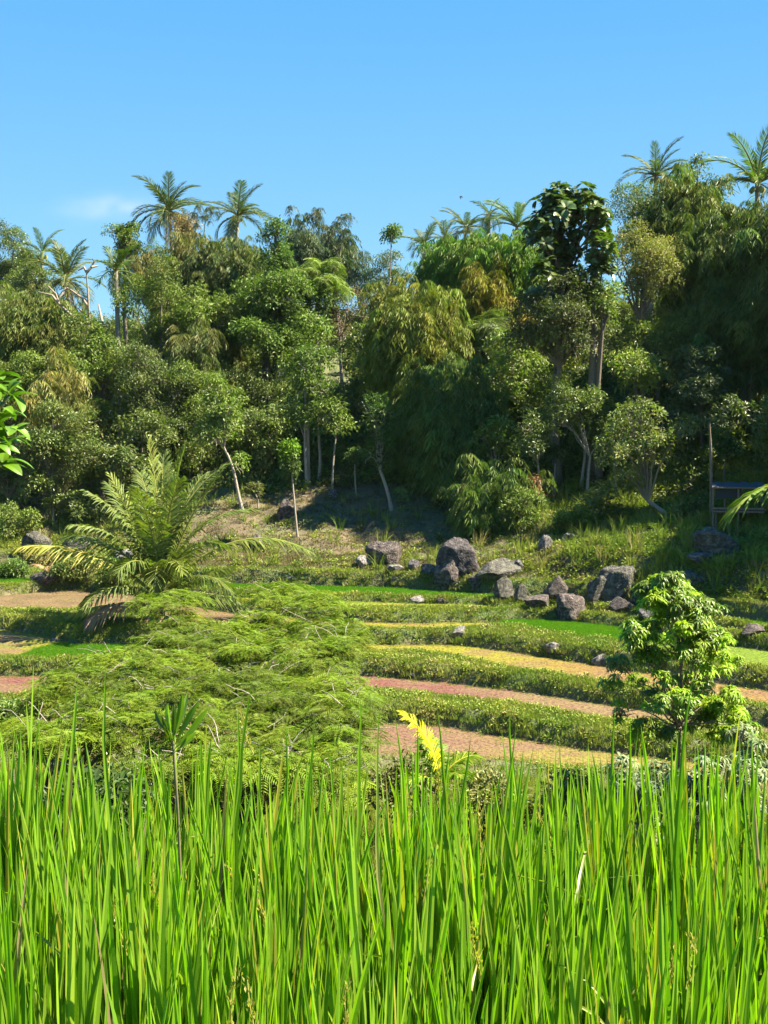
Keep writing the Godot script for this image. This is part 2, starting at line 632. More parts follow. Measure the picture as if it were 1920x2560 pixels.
func make_paddies() -> void:
	var looks := ["pink and brown algae over the lowest paddy, nearest the rice", "red and orange algae film on the second paddy, a long curved strip", "yellow and orange duckweed on the paddy below the boulders", "brown mud and algae in the paddy beside the young palm", "yellow green film on the narrow paddy below the stones", "lime green film on the topmost narrow paddy strip"]
	for k in 6:
		var s := Shape.new()
		var nx := 210
		var nd := 16
		for j in nd + 1:
			for i in nx + 1:
				var x := -15.0 + 30.0 * i / nx
				var a := line_at(2 * k, x) - 0.18
				var b := line_at(2 * k + 1, x) + 0.12
				var d := lerpf(a, b, float(j) / nd)
				s.point(Vector3(x, LEVEL[k], -d), Vector3.UP, paddy_color(k, x, d))
		for j in nd:
			for i in nx:
				var q := j * (nx + 1) + i
				s.face(q, q + 1, q + nx + 2)
				s.face(q, q + nx + 2, q + nx + 1)
		var o := part("paddy", s.mesh(), M.algae, self)
		o.set_meta("kind", "structure")
		o.set_meta("label", looks[k])


func make_grass() -> void:
	var r := dice(71)
	var short: Array = []
	var short_tint := PackedColorArray()
	var tall: Array = []
	var tall_tint := PackedColorArray()
	var weeds: Array = []
	var weeds_tint := PackedColorArray()
	var young: Array = []
	var young_tint := PackedColorArray()
	for i in 150000:
		# depths weighted so that near ground, which shows larger, gets more
		var d := 4.0 + 48.0 * pow(r.randf(), 0.85)
		var x := r.randf_range(-0.4, 0.4) * d
		var z := zone(x, d)
		var u := 960.0 + x * LENS / d
		var y := height(x, d)
		var a := clampf(0.5 + 0.9 * lump.get_noise_2d(x * 4.0, d * 4.0), 0.0, 1.0)
		var k := r.randf()
		var tint := Color(0.135, 0.21, 0.024).lerp(Color(0.3, 0.32, 0.055), a * r.randf_range(0.5, 1.2))
		if k < 0.1:
			tint = Color(0.3, 0.25, 0.1)
		var turn := Basis(Vector3.UP, r.randf() * TAU)
		var put := Vector3(x, y, -d)
		if z.x == 3 or z.x == 1:
			if z.x == 1 and r.randf() < (0.25 if d < line_at(0, x) - 1.3 else 0.75):
				continue
			if r.randf() < 0.17:
				weeds.append(Transform3D(turn.scaled(Vector3.ONE * r.randf_range(0.6, 1.3)), put))
				weeds_tint.append(tint)
			elif z.x == 1 and d < line_at(0, x) - 2.0 and r.randf() < 0.35:
				tall.append(Transform3D(turn.scaled(Vector3.ONE * r.randf_range(0.4, 0.8)), put))
				tall_tint.append(tint)
			else:
				short.append(Transform3D(turn.scaled(Vector3(1, r.randf_range(0.7, 1.5), 1) * r.randf_range(0.85, 1.4)), put))
				short_tint.append(tint)
		elif z.x == 4:
			var t := d - line_at(12, x)
			if t > 14.0 or r.randf() < (0.1 if t < 1.5 else lerpf(0.65, 0.3, smoothstep(1100.0, 1400.0, u))):
				continue
			var lush := 0.15 + 0.7 * smoothstep(1150.0, 1500.0, u) + 0.4 * smoothstep(450.0, 250.0, u)
			var q := r.randf()
			if q < 0.07 * lush:
				tall.append(Transform3D(turn.scaled(Vector3.ONE * r.randf_range(0.5, 1.1)), put))
				tall_tint.append(tint)
			elif q < 0.4 * lush:
				weeds.append(Transform3D(turn.scaled(Vector3.ONE * r.randf_range(0.8, 1.8)), put))
				weeds_tint.append(tint)
			else:
				tint *= 0.75
				if r.randf() > lush:
					tint = Color(0.2, 0.155, 0.075) * r.randf_range(0.5, 1.15)
				short.append(Transform3D(turn.scaled(Vector3(1, r.randf_range(0.6, 1.3), 1) * r.randf_range(0.8, 1.4)), put))
				short_tint.append(tint)
		elif z.x == 2:
			var bed := false
			if z.y == 3 and u > 1270.0 and u < 1640.0:
				bed = true
			if z.y == 2 and u > 60.0 and u < 330.0 and d < lerpf(line_at(4, x), line_at(5, x), clampf((u - 40.0) / 130.0, 0.0, 0.85)):
				bed = true
			if z.y >= 4 and (u < 60.0 or (z.y == 5 and u > 500.0)):
				bed = true
			if bed:
				for w in 5:
					var xx := x + r.randf_range(-0.2, 0.2)
					var dd := d + r.randf_range(-0.2, 0.2)
					if zone(xx, dd) == z:
						young.append(Transform3D(Basis(Vector3.UP, r.randf() * TAU).scaled(Vector3(1, r.randf_range(0.7, 1.5), 1) * r.randf_range(0.8, 1.3)), Vector3(xx, LEVEL[z.y] - 0.005, -dd)))
						young_tint.append(Color(0.1 * r.randf_range(0.8, 1.6), 0.28, 0.014) * r.randf_range(0.7, 1.2))
			elif r.randf() < (0.05 if minf(line_at(2 * z.y + 1, x) - d, d - line_at(2 * z.y, x)) > 0.3 else 0.7):
				short.append(Transform3D(turn.scaled(Vector3.ONE * r.randf_range(0.3, 0.8)), Vector3(x, LEVEL[z.y] - 0.01, -d)))
				short_tint.append(tint)
	var o := scatter("grass", C.tuft, M.grass, short, short_tint, self)
	o.set_meta("label", "short grass over the bunds and the valley slopes")
	o = scatter("tall_grass", C.tall_tuft, M.grass, tall, tall_tint, self)
	o.set_meta("label", "tall tufts of grass on the slopes")
	o = scatter("low_weeds", C.weed, M.grass, weeds, weeds_tint, self)
	o.set_meta("label", "low leafy weeds among the grass")
	o = scatter("rice_seedlings", C.seedling, M.rice, young, young_tint, self)
	o.set_meta("label", "beds of bright green rice seedlings in the paddies")
	print("grass %d tall %d weeds %d seedlings %d" % [short.size(), tall.size(), weeds.size(), young.size()])


# the mass of bushes, saplings and creepers under and between the trees, which nobody could count
func undergrowth() -> void:
	var r := dice(77)
	for q in [["broad", "dense undergrowth of broad leaved bushes between the trees", 8500, Color(0.12, 0.158, 0.036)], ["fine", "dense undergrowth of small leaved bushes and creepers between the trees", 8500, Color(0.145, 0.185, 0.042)]]:
		var where: Array = []
		var tints := PackedColorArray()
		while where.size() < q[2]:
			var d := r.randf_range(40.0, 98.0)
			var x := r.randf_range(-0.42, 0.42) * d
			var t := d - line_at(12, x)
			if t < 9.0:
				continue
			var tall := clampf(1.2 + 2.6 * lump.get_noise_2d(x * 3.0, d * 3.0), 0.2, 2.6) * smoothstep(9.0, 14.0, t)
			if x * LENS / d > -160.0 and x * LENS / d < -90.0 and t > 14.0 and t < 28.0:
				continue      # the sunny grass seen through the gap
			var k := r.randf_range(0.6, 1.3)
			where.append(Transform3D(Basis(Vector3.UP, r.randf() * TAU).rotated(Vector3(1, 0, 0), r.randf_range(-0.5, 0.5)).scaled(Vector3.ONE * r.randf_range(1.0, 1.7)), Vector3(x, height(x, d) + tall * r.randf(), -d)))
			tints.append(Color(q[3].r * k * r.randf_range(0.85, 1.3), q[3].g * k, q[3].b * k))
		var o := scatter("undergrowth", C[q[0]], M.leaf, where, tints, self)
		o.set_meta("label", q[1])


# ---------------------------------------------------------------- trees, bamboos, palms

func lobes_of(r: RandomNumberGenerator, centre: Vector3, rad: Vector3, count: int, share: float, loose := 1.0) -> Array:
	var out := []
	for i in count:
		var o := sphere_dir(r)
		if o.y < -0.85:
			o.y *= -0.7
		var k := r.randf_range(0.8, 1.15)
		var lobe := rad * share * k
		lobe = Vector3(lobe.x, (lobe.y + lobe.x) * 0.42, lobe.z)
		out.append([centre + o * (rad - lobe * 0.8) * (r.randf_range(0.75, 1.08) * (1.0 if i % 2 else loose) if i % 5 else r.randf_range(0.1, 0.45)), lobe, r.randf_range(0.82, 1.2)])
	return out


func crown(parent: Node3D, lobes: Array, cluster: String, mat: Material, tint: Color, per_m2: float, size: float, r: RandomNumberGenerator, hang := 0.0) -> void:
	var where: Array = []
	var tints := PackedColorArray()
	for lobe in lobes:
		var c: Vector3 = lobe[0]
		var rad: Vector3 = lobe[1]
		var area := 4.0 * PI * pow((pow(rad.x * rad.y, 1.6) + pow(rad.x * rad.z, 1.6) + pow(rad.y * rad.z, 1.6)) / 3.0, 1.0 / 1.6)
		var count := maxi(5, int(area * per_m2))
		for i in count:
			var o := sphere_dir(r)
			if o.y < -0.3 and r.randf() < 0.6:
				o.y = -o.y
			var p := c + o * rad * (r.randf_range(0.3, 0.8) if r.randf() < 0.25 else r.randf_range(0.8, 1.06))
			var up := (o * (0.55 - hang * 0.4) + Vector3.UP * (0.75 + hang) + sphere_dir(r) * 0.35).normalized()
			var side := up.cross(sphere_dir(r)).normalized()
			var b := Basis(side, up, side.cross(up)).scaled(Vector3.ONE * size * r.randf_range(0.75, 1.25))
			where.append(Transform3D(b, p))
			var k: float = lobe[2] * r.randf_range(0.82, 1.2)
			tints.append(Color(tint.r * k * r.randf_range(0.92, 1.12), tint.g * k, tint.b * k * r.randf_range(0.85, 1.15)))
	scatter("foliage", C[cluster], mat, where, tints, parent)


func bent(a: Vector3, b: Vector3, n: int, wobble: float, r: RandomNumberGenerator, sag := 0.0) -> PackedVector3Array:
	var pts := PackedVector3Array()
	var w1 := sphere_dir(r) * wobble
	var w2 := sphere_dir(r) * wobble * 0.5
	for i in n + 1:
		var f := float(i) / n
		pts.append(a.lerp(b, f) + w1 * sin(PI * f) + w2 * sin(TAU * f) + Vector3(0, -sag * 4.0 * f * (1.0 - f), 0))
	return pts


func taper(n: int, r0: float, r1: float) -> PackedFloat32Array:
	var out := PackedFloat32Array()
	for i in n + 1:
		out.append(lerpf(r0, r1, float(i) / n))
	return out


const BARK_PALE := Color(0.4, 0.36, 0.3)
const BARK_MID := Color(0.2, 0.165, 0.125)
const BARK_DARK := Color(0.1, 0.085, 0.065)


func wood(s: Shape, base: Vector3, fork: Vector3, lobes: Array, thick: float, bark: Color, r: RandomNumberGenerator) -> void:
	var stem := bent(base - Vector3(0, 0.25, 0), fork, 7, 0.04 * base.distance_to(fork), r)
	var rad := taper(7, thick, thick * 0.62)
	rad[0] = thick * 1.5
	rad[1] = thick * 1.12
	s.tube(stem, rad, 7, bark)
	for lobe in lobes:
		var to: Vector3 = lobe[0]
		var start := fork
		if to.y < fork.y + 0.2:
			start = stem[5]
		var mid := start.lerp(to, 0.5) + Vector3(0, 0.1 * start.distance_to(to), 0)
		var pts := bent(start, mid, 3, 0.05, r)
		pts.append_array(bent(mid, to, 3, 0.06, r).slice(1))
		s.tube(pts, taper(6, thick * 0.42, thick * 0.1), 5, bark)
		for q in 3:
			var tip := to + sphere_dir(r) * (lobe[1] as Vector3) * 0.95
			s.tube(bent(to.lerp(mid, r.randf() * 0.6), tip, 3, 0.06, r), taper(3, thick * 0.13, 0.012), 4, bark)


# a broad-leaved tree whose crown fills the given pixels at the given depth and whose trunk stands on the ground below it
func tree(called: String, label: String, u: float, vtop: float, vbot: float, wide: float, d: float, look: Array, seed_: int, extra := {}) -> Node3D:
	var r := dice(seed_)
	var m := d / LENS
	if not extra.get("open", false):
		vbot += 0.5 * (vbot - vtop)
		wide *= 1.18
	var mid := at(u, (vtop + vbot) * 0.5, d)
	var foot := Vector3(mid.x + float(extra.get("lean", 0.0)), 0, -d + float(extra.get("nearer", 0.0)))
	foot.y = height(foot.x, -foot.z)
	var o := thing(called, label, extra.get("category", "tree"), foot, extra.get("group", "trees of the wooded bank"))
	var c := mid - foot
	var rad := Vector3(wide * 0.5 * m, (vbot - vtop) * 0.5 * m, wide * 0.46 * m)
	var lobes := lobes_of(r, c, rad, extra.get("lobes", 18), extra.get("share", 0.36), extra.get("loose", 1.12))
	var s := Shape.new()
	var fork := c - Vector3(0, rad.y * float(extra.get("fork", 0.45)), 0)
	var thick: float = extra.get("thick", 0.035 * (c.y + 2.0) * 0.5)
	var stems: int = extra.get("stems", 1)
	for k in stems:
		var off := Vector3(r.randf_range(-0.5, 0.5), 0, r.randf_range(-0.3, 0.3)) * (0.0 if stems == 1 else 1.0)
		var mine := lobes if stems == 1 else lobes.filter(func(q): return r.randi() % stems == k)
		off.y = height(foot.x + off.x, -foot.z - off.z) - foot.y
		wood(s, off, fork + off * 1.4, mine, thick, extra.get("bark", BARK_MID), r)
	part("trunk", s.mesh(), M.bark, o)
	crown(o, lobes, look[0], look[1], look[2], extra.get("dense", look[3]), extra.get("size", look[4]), r, look[5] if look.size() > 5 else 0.0)
	return o


# a clump of arching culms hung with narrow leaves
func bamboo(label: String, u: float, vtop: float, vbot: float, wide: float, d: float, tint: Color, seed_: int, culms := 12, dense := 1.0, extra := {}) -> Node3D:
	var r := dice(seed_)
	var m := d / LENS
	var top := at(u, vtop, d)
	var low := at(u, vbot, d)
	var foot := Vector3(low.x + float(extra.get("lean", 0.0)), 0, -d - 0.4)
	foot.y = height(foot.x, d + 0.4)
	var o := thing("bamboo_clump", label, "bamboo", foot, "bamboo clumps of the wooded bank")
	var where: Array = []
	var tints := PackedColorArray()
	var half := wide * 0.5 * m
	for k in culms:
		var a := r.randf() * TAU
		var base := Vector3(cos(a), 0, sin(a)) * r.randf_range(0.1, 0.75)
		base.y = height(foot.x + base.x, -foot.z - base.z) - foot.y - 0.1
		var reach := half * sqrt(r.randf_range(0.1, 1.0))
		var tip := Vector3(top.x - foot.x + cos(a) * reach, 0, sin(a) * reach * 0.85)
		var rim := reach / half
		tip.y = lerpf(top.y, low.y, 0.08 + 0.85 * rim * r.randf_range(0.4, 1.0)) - foot.y
		var peak := base.lerp(tip, 0.55)
		peak.y = (top.y - foot.y) * (r.randf_range(0.72, 1.02) if k > 2 else 1.0) + 0.2 * reach
		var pts := PackedVector3Array()
		var n := 12
		for i in n + 1:
			var f := float(i) / n
			pts.append(base * (1 - f) * (1 - f) + (peak * 2.0 * f * (1 - f)) + tip * f * f)
		var s := Shape.new()
		s.tube(pts, taper(n, 0.05, 0.008), 5, Color(0.16, 0.19, 0.05) if r.randf() < 0.6 else Color(0.28, 0.24, 0.09))
		part("culm", s.mesh(), M.stem, o)
		var from: float = extra.get("from", 0.14)
		var shade := r.randf_range(0.8, 1.2)
		for i in int(95 * dense):
			var f := from + (1.0 - from) * pow(r.randf(), 0.75)
			var q := f * n
			var w := mini(int(q), n - 1)
			var p := pts[w].lerp(pts[w + 1], q - w)
			var away := Vector3(r.randfn() * 0.75, r.randfn() - 0.5, r.randfn() * 0.75) * (0.3 + 0.45 * f)
			where.append(Transform3D(Basis(Vector3.UP, r.randf() * TAU).rotated(Vector3(1, 0, 0), r.randf_range(-0.35, 0.35)).scaled(Vector3.ONE * r.randf_range(0.7, 1.25)), p + away))
			var kk := shade * r.randf_range(0.8, 1.2)
			tints.append(Color(tint.r * kk * r.randf_range(0.85, 1.2), tint.g * kk, tint.b * kk))
	scatter("foliage", C.bamboo, M.leaf, where, tints, o)
	return o


# one palm frond: the rachis heads along +x, climbing at `rise` radians and bending down by `bend` along its length
func frond(length: float, rise: float, bend: float, leaflet: float, pairs: int, droop: float, seed_: int, green: Color, rib: Color, fold := 0.35, wide := 0.045, bare := 0.14) -> ArrayMesh:
	var r := dice(seed_)
	var s := Shape.new()
	var n := 16
	var pts := PackedVector3Array([Vector3.ZERO])
	for i in n:
		var e := rise - bend * pow((i + 0.5) / n, 1.35)
		pts.append(pts[i] + Vector3(cos(e), sin(e), 0) * length / n)
	s.tube(pts, taper(n, 0.012 * length + 0.008, 0.005), 5, rib)
	for i in pairs:
		var f := bare + (1.0 - bare) * (float(i) + 0.5) / pairs
		var q := f * n
		var w := mini(int(q), n - 1)
		var p := pts[w].lerp(pts[w + 1], q - w)
		var t := (pts[w + 1] - pts[w]).normalized()
		var up := Vector3(-t.y, t.x, 0)
		var ff := (f - bare) / (1.0 - bare)
		var len := leaflet * pow(sin(PI * (0.13 + 0.8 * ff)), 0.65)
		for sg in [-1.0, 1.0]:
			if r.randf() < 0.04:
				continue
			var sweep := lerpf(0.5, 1.1, ff) + r.randf_range(-0.12, 0.12)
			var dir := (Vector3(0, 0, sg) * cos(sweep) + t * sin(sweep) + up * fold * r.randf_range(0.7, 1.3)).normalized()
			var l := len * r.randf_range(0.85, 1.1)
			var dr := droop * r.randf_range(0.65, 1.3)
			var a := p
			var b := p + dir * l * 0.5 + Vector3(0, -dr * 0.14 * l, 0)
			var e := p + dir * l * 0.92 + Vector3(0, -dr * 0.6 * l, 0)
			var side := (t + up * r.randf_range(-0.25, 0.5)).normalized() * wide * 0.5
			var k := r.randf_range(0.8, 1.2)
			var col := Color(green.r * k * r.randf_range(0.9, 1.15), green.g * k, green.b * k)
			if sg > 0.0:
				side = -side
			s.tri(a - side * 0.5, a + side * 0.5, b + side, col)
			s.tri(a - side * 0.5, b + side, b - side, col)
			s.tri(b - side, b + side, e, col)
	return s.mesh()


var palm_fronds := {}


# a tall palm: a ringed trunk and a head of fronds, each frond a part
func palm(label: String, u: float, v: float, d: float, length: float, count: int, kind: String, seed_: int, extra := {}) -> Node3D:
	var r := dice(seed_)
	var head := at(u, v, d)
	var foot := Vector3(head.x + float(extra.get("lean", r.randf_range(-0.8, 0.8))), 0, -d)
	foot.y = height(foot.x, d)
	var o := thing(extra.get("called", "coconut_palm"), label, "palm", foot, "palms along the skyline")
	var c := head - foot
	var s := Shape.new()
	var pts := PackedVector3Array()
	var rad := PackedFloat32Array()
	var n := 28
	for i in n + 1:
		var f := float(i) / n
		pts.append(Vector3(c.x * f * f * 0.5 + c.x * f * 0.5, -0.3 + (c.y + 0.3) * f, 0))
		rad.append(lerpf(0.16, 0.1, f) * (1.05 if i % 2 else 0.96) * (1.5 if i == 0 else 1.0))
	s.tube(pts, rad, 8, Color(0.3, 0.27, 0.22))
	part("trunk", s.mesh(), M.bark, o)
	if not palm_fronds.has(kind):
		var set_ := []
		var green: Color = {"green": Color(0.09, 0.125, 0.036), "pale": Color(0.1, 0.13, 0.045), "young": Color(0.11, 0.17, 0.03), "yellow": Color(0.3, 0.29, 0.06), "areca": Color(0.08, 0.125, 0.03)}[kind]
		for k in 4:
			var bend: float = [0.9, 1.25, 1.6, 1.9][k]
			set_.append(frond(1.0, 0.0, bend, 0.27 if kind != "areca" else 0.3, 46 if kind != "areca" else 28, 0.6, 400 + k + kind.length() * 10, green, Color(0.2, 0.2, 0.06), 0.3, 0.021 if kind != "areca" else 0.032))
		palm_fronds[kind] = set_
	for k in count:
		var f := float(k) / count
		if r.randf() < 0.12:
			continue
		var rise := lerpf(1.35, extra.get("low", -0.5), pow(f, 0.9)) + r.randf_range(-0.3, 0.25)
		var use: String = kind
		var which := clampi(int(f * 4.0 + r.randf_range(-0.6, 0.6)), 0, 1 if extra.has("stiff") else 3)
		var w := part("frond", palm_fronds[use][which], M.palm, o)
		var yaw := k * 2.399 + r.randf_range(-0.45, 0.45)
		# the shared frond leaves level; here it is raised, turned and sized
		w.transform = Transform3D(Basis(Vector3.UP, yaw) * Basis(Vector3(0, 0, 1), rise) * Basis(Vector3(1, 0, 0), r.randf_range(-0.3, 0.3)) * Basis.from_scale(Vector3.ONE * length * r.randf_range(0.72, 1.12)), c)
	for k in int(extra.get("dead", 0)):
		if not palm_fronds.has("dead"):
			palm_fronds["dead"] = [frond(1.0, 0.0, 0.8, 0.18, 34, 0.9, 470, Color(0.3, 0.24, 0.11), Color(0.3, 0.22, 0.1), 0.1, 0.013)]
		var w := part("dead_frond", palm_fronds["dead"][0], M.dry, o)
		w.transform = Transform3D(Basis(Vector3.UP, r.randf() * TAU) * Basis(Vector3(0, 0, 1), r.randf_range(-1.1, -0.6)) * Basis.from_scale(Vector3.ONE * length * 0.85), c)
	if kind != "areca":
		for k in 5:
			var nut := Shape.new()
			nut.tube(PackedVector3Array([Vector3(0, -0.14, 0), Vector3(0, -0.09, 0), Vector3.ZERO, Vector3(0, 0.09, 0), Vector3(0, 0.14, 0)]), PackedFloat32Array([0.01, 0.08, 0.115, 0.08, 0.01]), 8, Color(0.2, 0.2, 0.05))
			var w := part("coconut", nut.mesh(), M.stem, o)
			w.position = c + Vector3(cos(k * 1.3), -1.0, sin(k * 1.3)) * 0.26
	return o


# ---------------------------------------------------------------- stones

func boulder_mesh(seed_: int, cuts := 12) -> ArrayMesh:
	var r := dice(seed_)
	var f := FastNoiseLite.new()
	f.seed = seed_
	f.frequency = 0.75
	f.fractal_octaves = 4
	var planes := []
	for k in cuts:
		planes.append([sphere_dir(r), r.randf_range(0.5, 0.82)])
	var s := Shape.new()
	var rows := 26
	var cols := 40
	for i in rows + 1:
		for j in cols:
			var th := PI * i / rows
			var ph := TAU * j / cols
			var p := Vector3(sin(th) * cos(ph), cos(th), sin(th) * sin(ph))
			p *= 1.0 + 0.28 * f.get_noise_3dv(p * 1.2)
			for pl in planes:
				p -= pl[0] * maxf(0.0, p.dot(pl[0]) - pl[1]) * 0.93
			p *= 1.0 + 0.09 * f.get_noise_3dv(p * 5.0) + 0.05 * absf(f.get_noise_3dv(p * 14.0))
			s.point(p, Vector3.ZERO, Color.WHITE)
	for i in rows:
		for j in cols:
			var a := i * cols + j
			var b := i * cols + (j + 1) % cols
			for q in [[a, b, b + cols], [a, b + cols, a + cols]]:
				s.face(q[0], q[1], q[2])
				var nn := (s.v[q[1]] - s.v[q[0]]).cross(s.v[q[2]] - s.v[q[0]])
				for w in q:
					s.n[w] -= nn
	# the winding of this grid runs the other way round: turn it
	for k in range(0, s.t.size(), 3):
		var keep := s.t[k + 1]
		s.t[k + 1] = s.t[k + 2]
		s.t[k + 2] = keep
	for i in s.n.size():
		s.n[i] = s.n[i].normalized() if s.n[i].length() > 1e-9 else s.v[i].normalized()
	return s.mesh()


var stone_feet := []


func boulder(label: String, u: float, vtop: float, vbot: float, wide: float, mat: String, seed_: int, deep := 0.85, small := false) -> void:
	var p := ground_at(u, vbot, 15.0)
	var d := -p.z
	var m := d / LENS
	var o := part("stone" if small else "boulder", boulder_mesh(seed_), M[mat], self)
	tag(o, label, "stone" if small else "boulder", "stones of the bunds" if small else "boulders at the foot of the bank")
	var h := (vbot - vtop) * m
	var half := Vector3(wide * 0.5 * m * 1.12, h * 0.62, wide * 0.5 * m * deep)
	o.basis = Basis(Vector3.UP, 0.0).scaled(half)
	o.position = p + Vector3(0, h * 0.34, -half.z * 0.6)
	stone_feet.append([o.position, half])


func grass_round_stones() -> void:
	var r := dice(88)
	var where: Array = []
	var tints := PackedColorArray()
	for q in stone_feet:
		var c: Vector3 = q[0]
		var half: Vector3 = q[1]
		for i in int(14 + 26 * half.x):
			var a := r.randf() * TAU
			var x := c.x + cos(a) * half.x * r.randf_range(0.7, 1.25)
			var z := c.z + sin(a) * half.z * r.randf_range(0.7, 1.25)
			where.append(Transform3D(Basis(Vector3.UP, r.randf() * TAU).scaled(Vector3.ONE * r.randf_range(0.9, 2.2)), Vector3(x, height(x, -z), z)))
			tints.append(Color(0.11, 0.17, 0.025).lerp(Color(0.24, 0.24, 0.06), r.randf()) * r.randf_range(0.7, 1.2))
	var o := scatter("grass", C.tuft, M.grass, where, tints, self)
	o.set_meta("label", "grass growing up round the stones and boulders")


# ---------------------------------------------------------------- what stands where

func sky_cloud() -> ImageTexture:
	var im := Image.create(2048, 1024, false, Image.FORMAT_RGBA8)
	im.fill(Color(1, 1, 1, 0))
	var f := FastNoiseLite.new()
	f.seed = 8
	f.frequency = 0.05
	f.fractal_octaves = 5
	# a small wisp low over the trees on the left
	for y in range(430, 460):
		for x in range(1935, 2005):
			var dx := (x - 1969.0) / 11.0
			var dy := (y - 449.0 + 0.1 * (x - 1969.0)) / 2.8
			var k := exp(-dx * dx - dy * dy) * (0.6 + 0.7 * f.get_noise_2d(x * 2.0, y * 5.0))
			im.set_pixel(x, y, Color(1, 0.97, 0.98, clampf(k, 0.0, 1.0)))
	return ImageTexture.create_from_image(im)


func _ready() -> void:
	# camera, sky, sun, exposure
	var cam := Camera3D.new()
	cam.name = "camera"
	cam.fov = rad_to_deg(2.0 * atan(1280.0 / LENS))
	cam.position = EYE
	cam.rotation.x = TILT
	cam.near = 0.05
	cam.far = 2000.0
	add_child(cam)
	var env := Environment.new()
	env.background_mode = Environment.BG_SKY
	var sm := ProceduralSkyMaterial.new()
	sm.sky_top_color = lin(0.013, 0.082, 0.21)
	sm.sky_horizon_color = lin(0.115, 0.205, 0.235)
	sm.sky_curve = 0.15
	sm.ground_bottom_color = lin(0.05, 0.07, 0.04)
	sm.ground_horizon_color = lin(0.1, 0.14, 0.1)
	sm.sky_cover = sky_cloud()
	sm.sky_cover_modulate = Color(0.3, 0.24, 0.22)
	sm.sun_angle_max = 8.0
	env.sky = Sky.new()
	env.sky.sky_material = sm
	env.tonemap_mode = Environment.TONE_MAPPER_LINEAR
	env.tonemap_exposure = 5.0
	env.fog_enabled = true
	env.fog_density = 0.00006
	env.fog_light_color = Color(0.8, 0.9, 1.0)
	env.sdfgi_enabled = true
	env.ssao_enabled = true
	env.ssil_enabled = true
	var we := WorldEnvironment.new()
	we.name = "world_environment"
	we.environment = env
	add_child(we)
	var sun := DirectionalLight3D.new()
	sun.name = "sun"
	sun.light_energy = 1.6
	sun.light_color = Color(1.0, 0.95, 0.86)
	sun.light_angular_distance = 0.5
	sun.shadow_enabled = true
	add_child(sun)
	sun.look_at_from_position(Vector3(0.77, 1.0, 0.03) * 50.0, Vector3.ZERO)

	lump.seed = 11
	lump.frequency = 0.1
	lump.fractal_octaves = 4
	fine.seed = 12
	fine.frequency = 0.22
	fine.fractal_octaves = 3
	make_materials()
	make_clusters()
	read_lines()
	make_ground()
	make_paddies()
	make_grass()
	plant_bank()
	lay_stones()
	undergrowth()
	grass_round_stones()
	young_palm()
	feathery_tree()
	near_plants()
	rice()
	small_things()


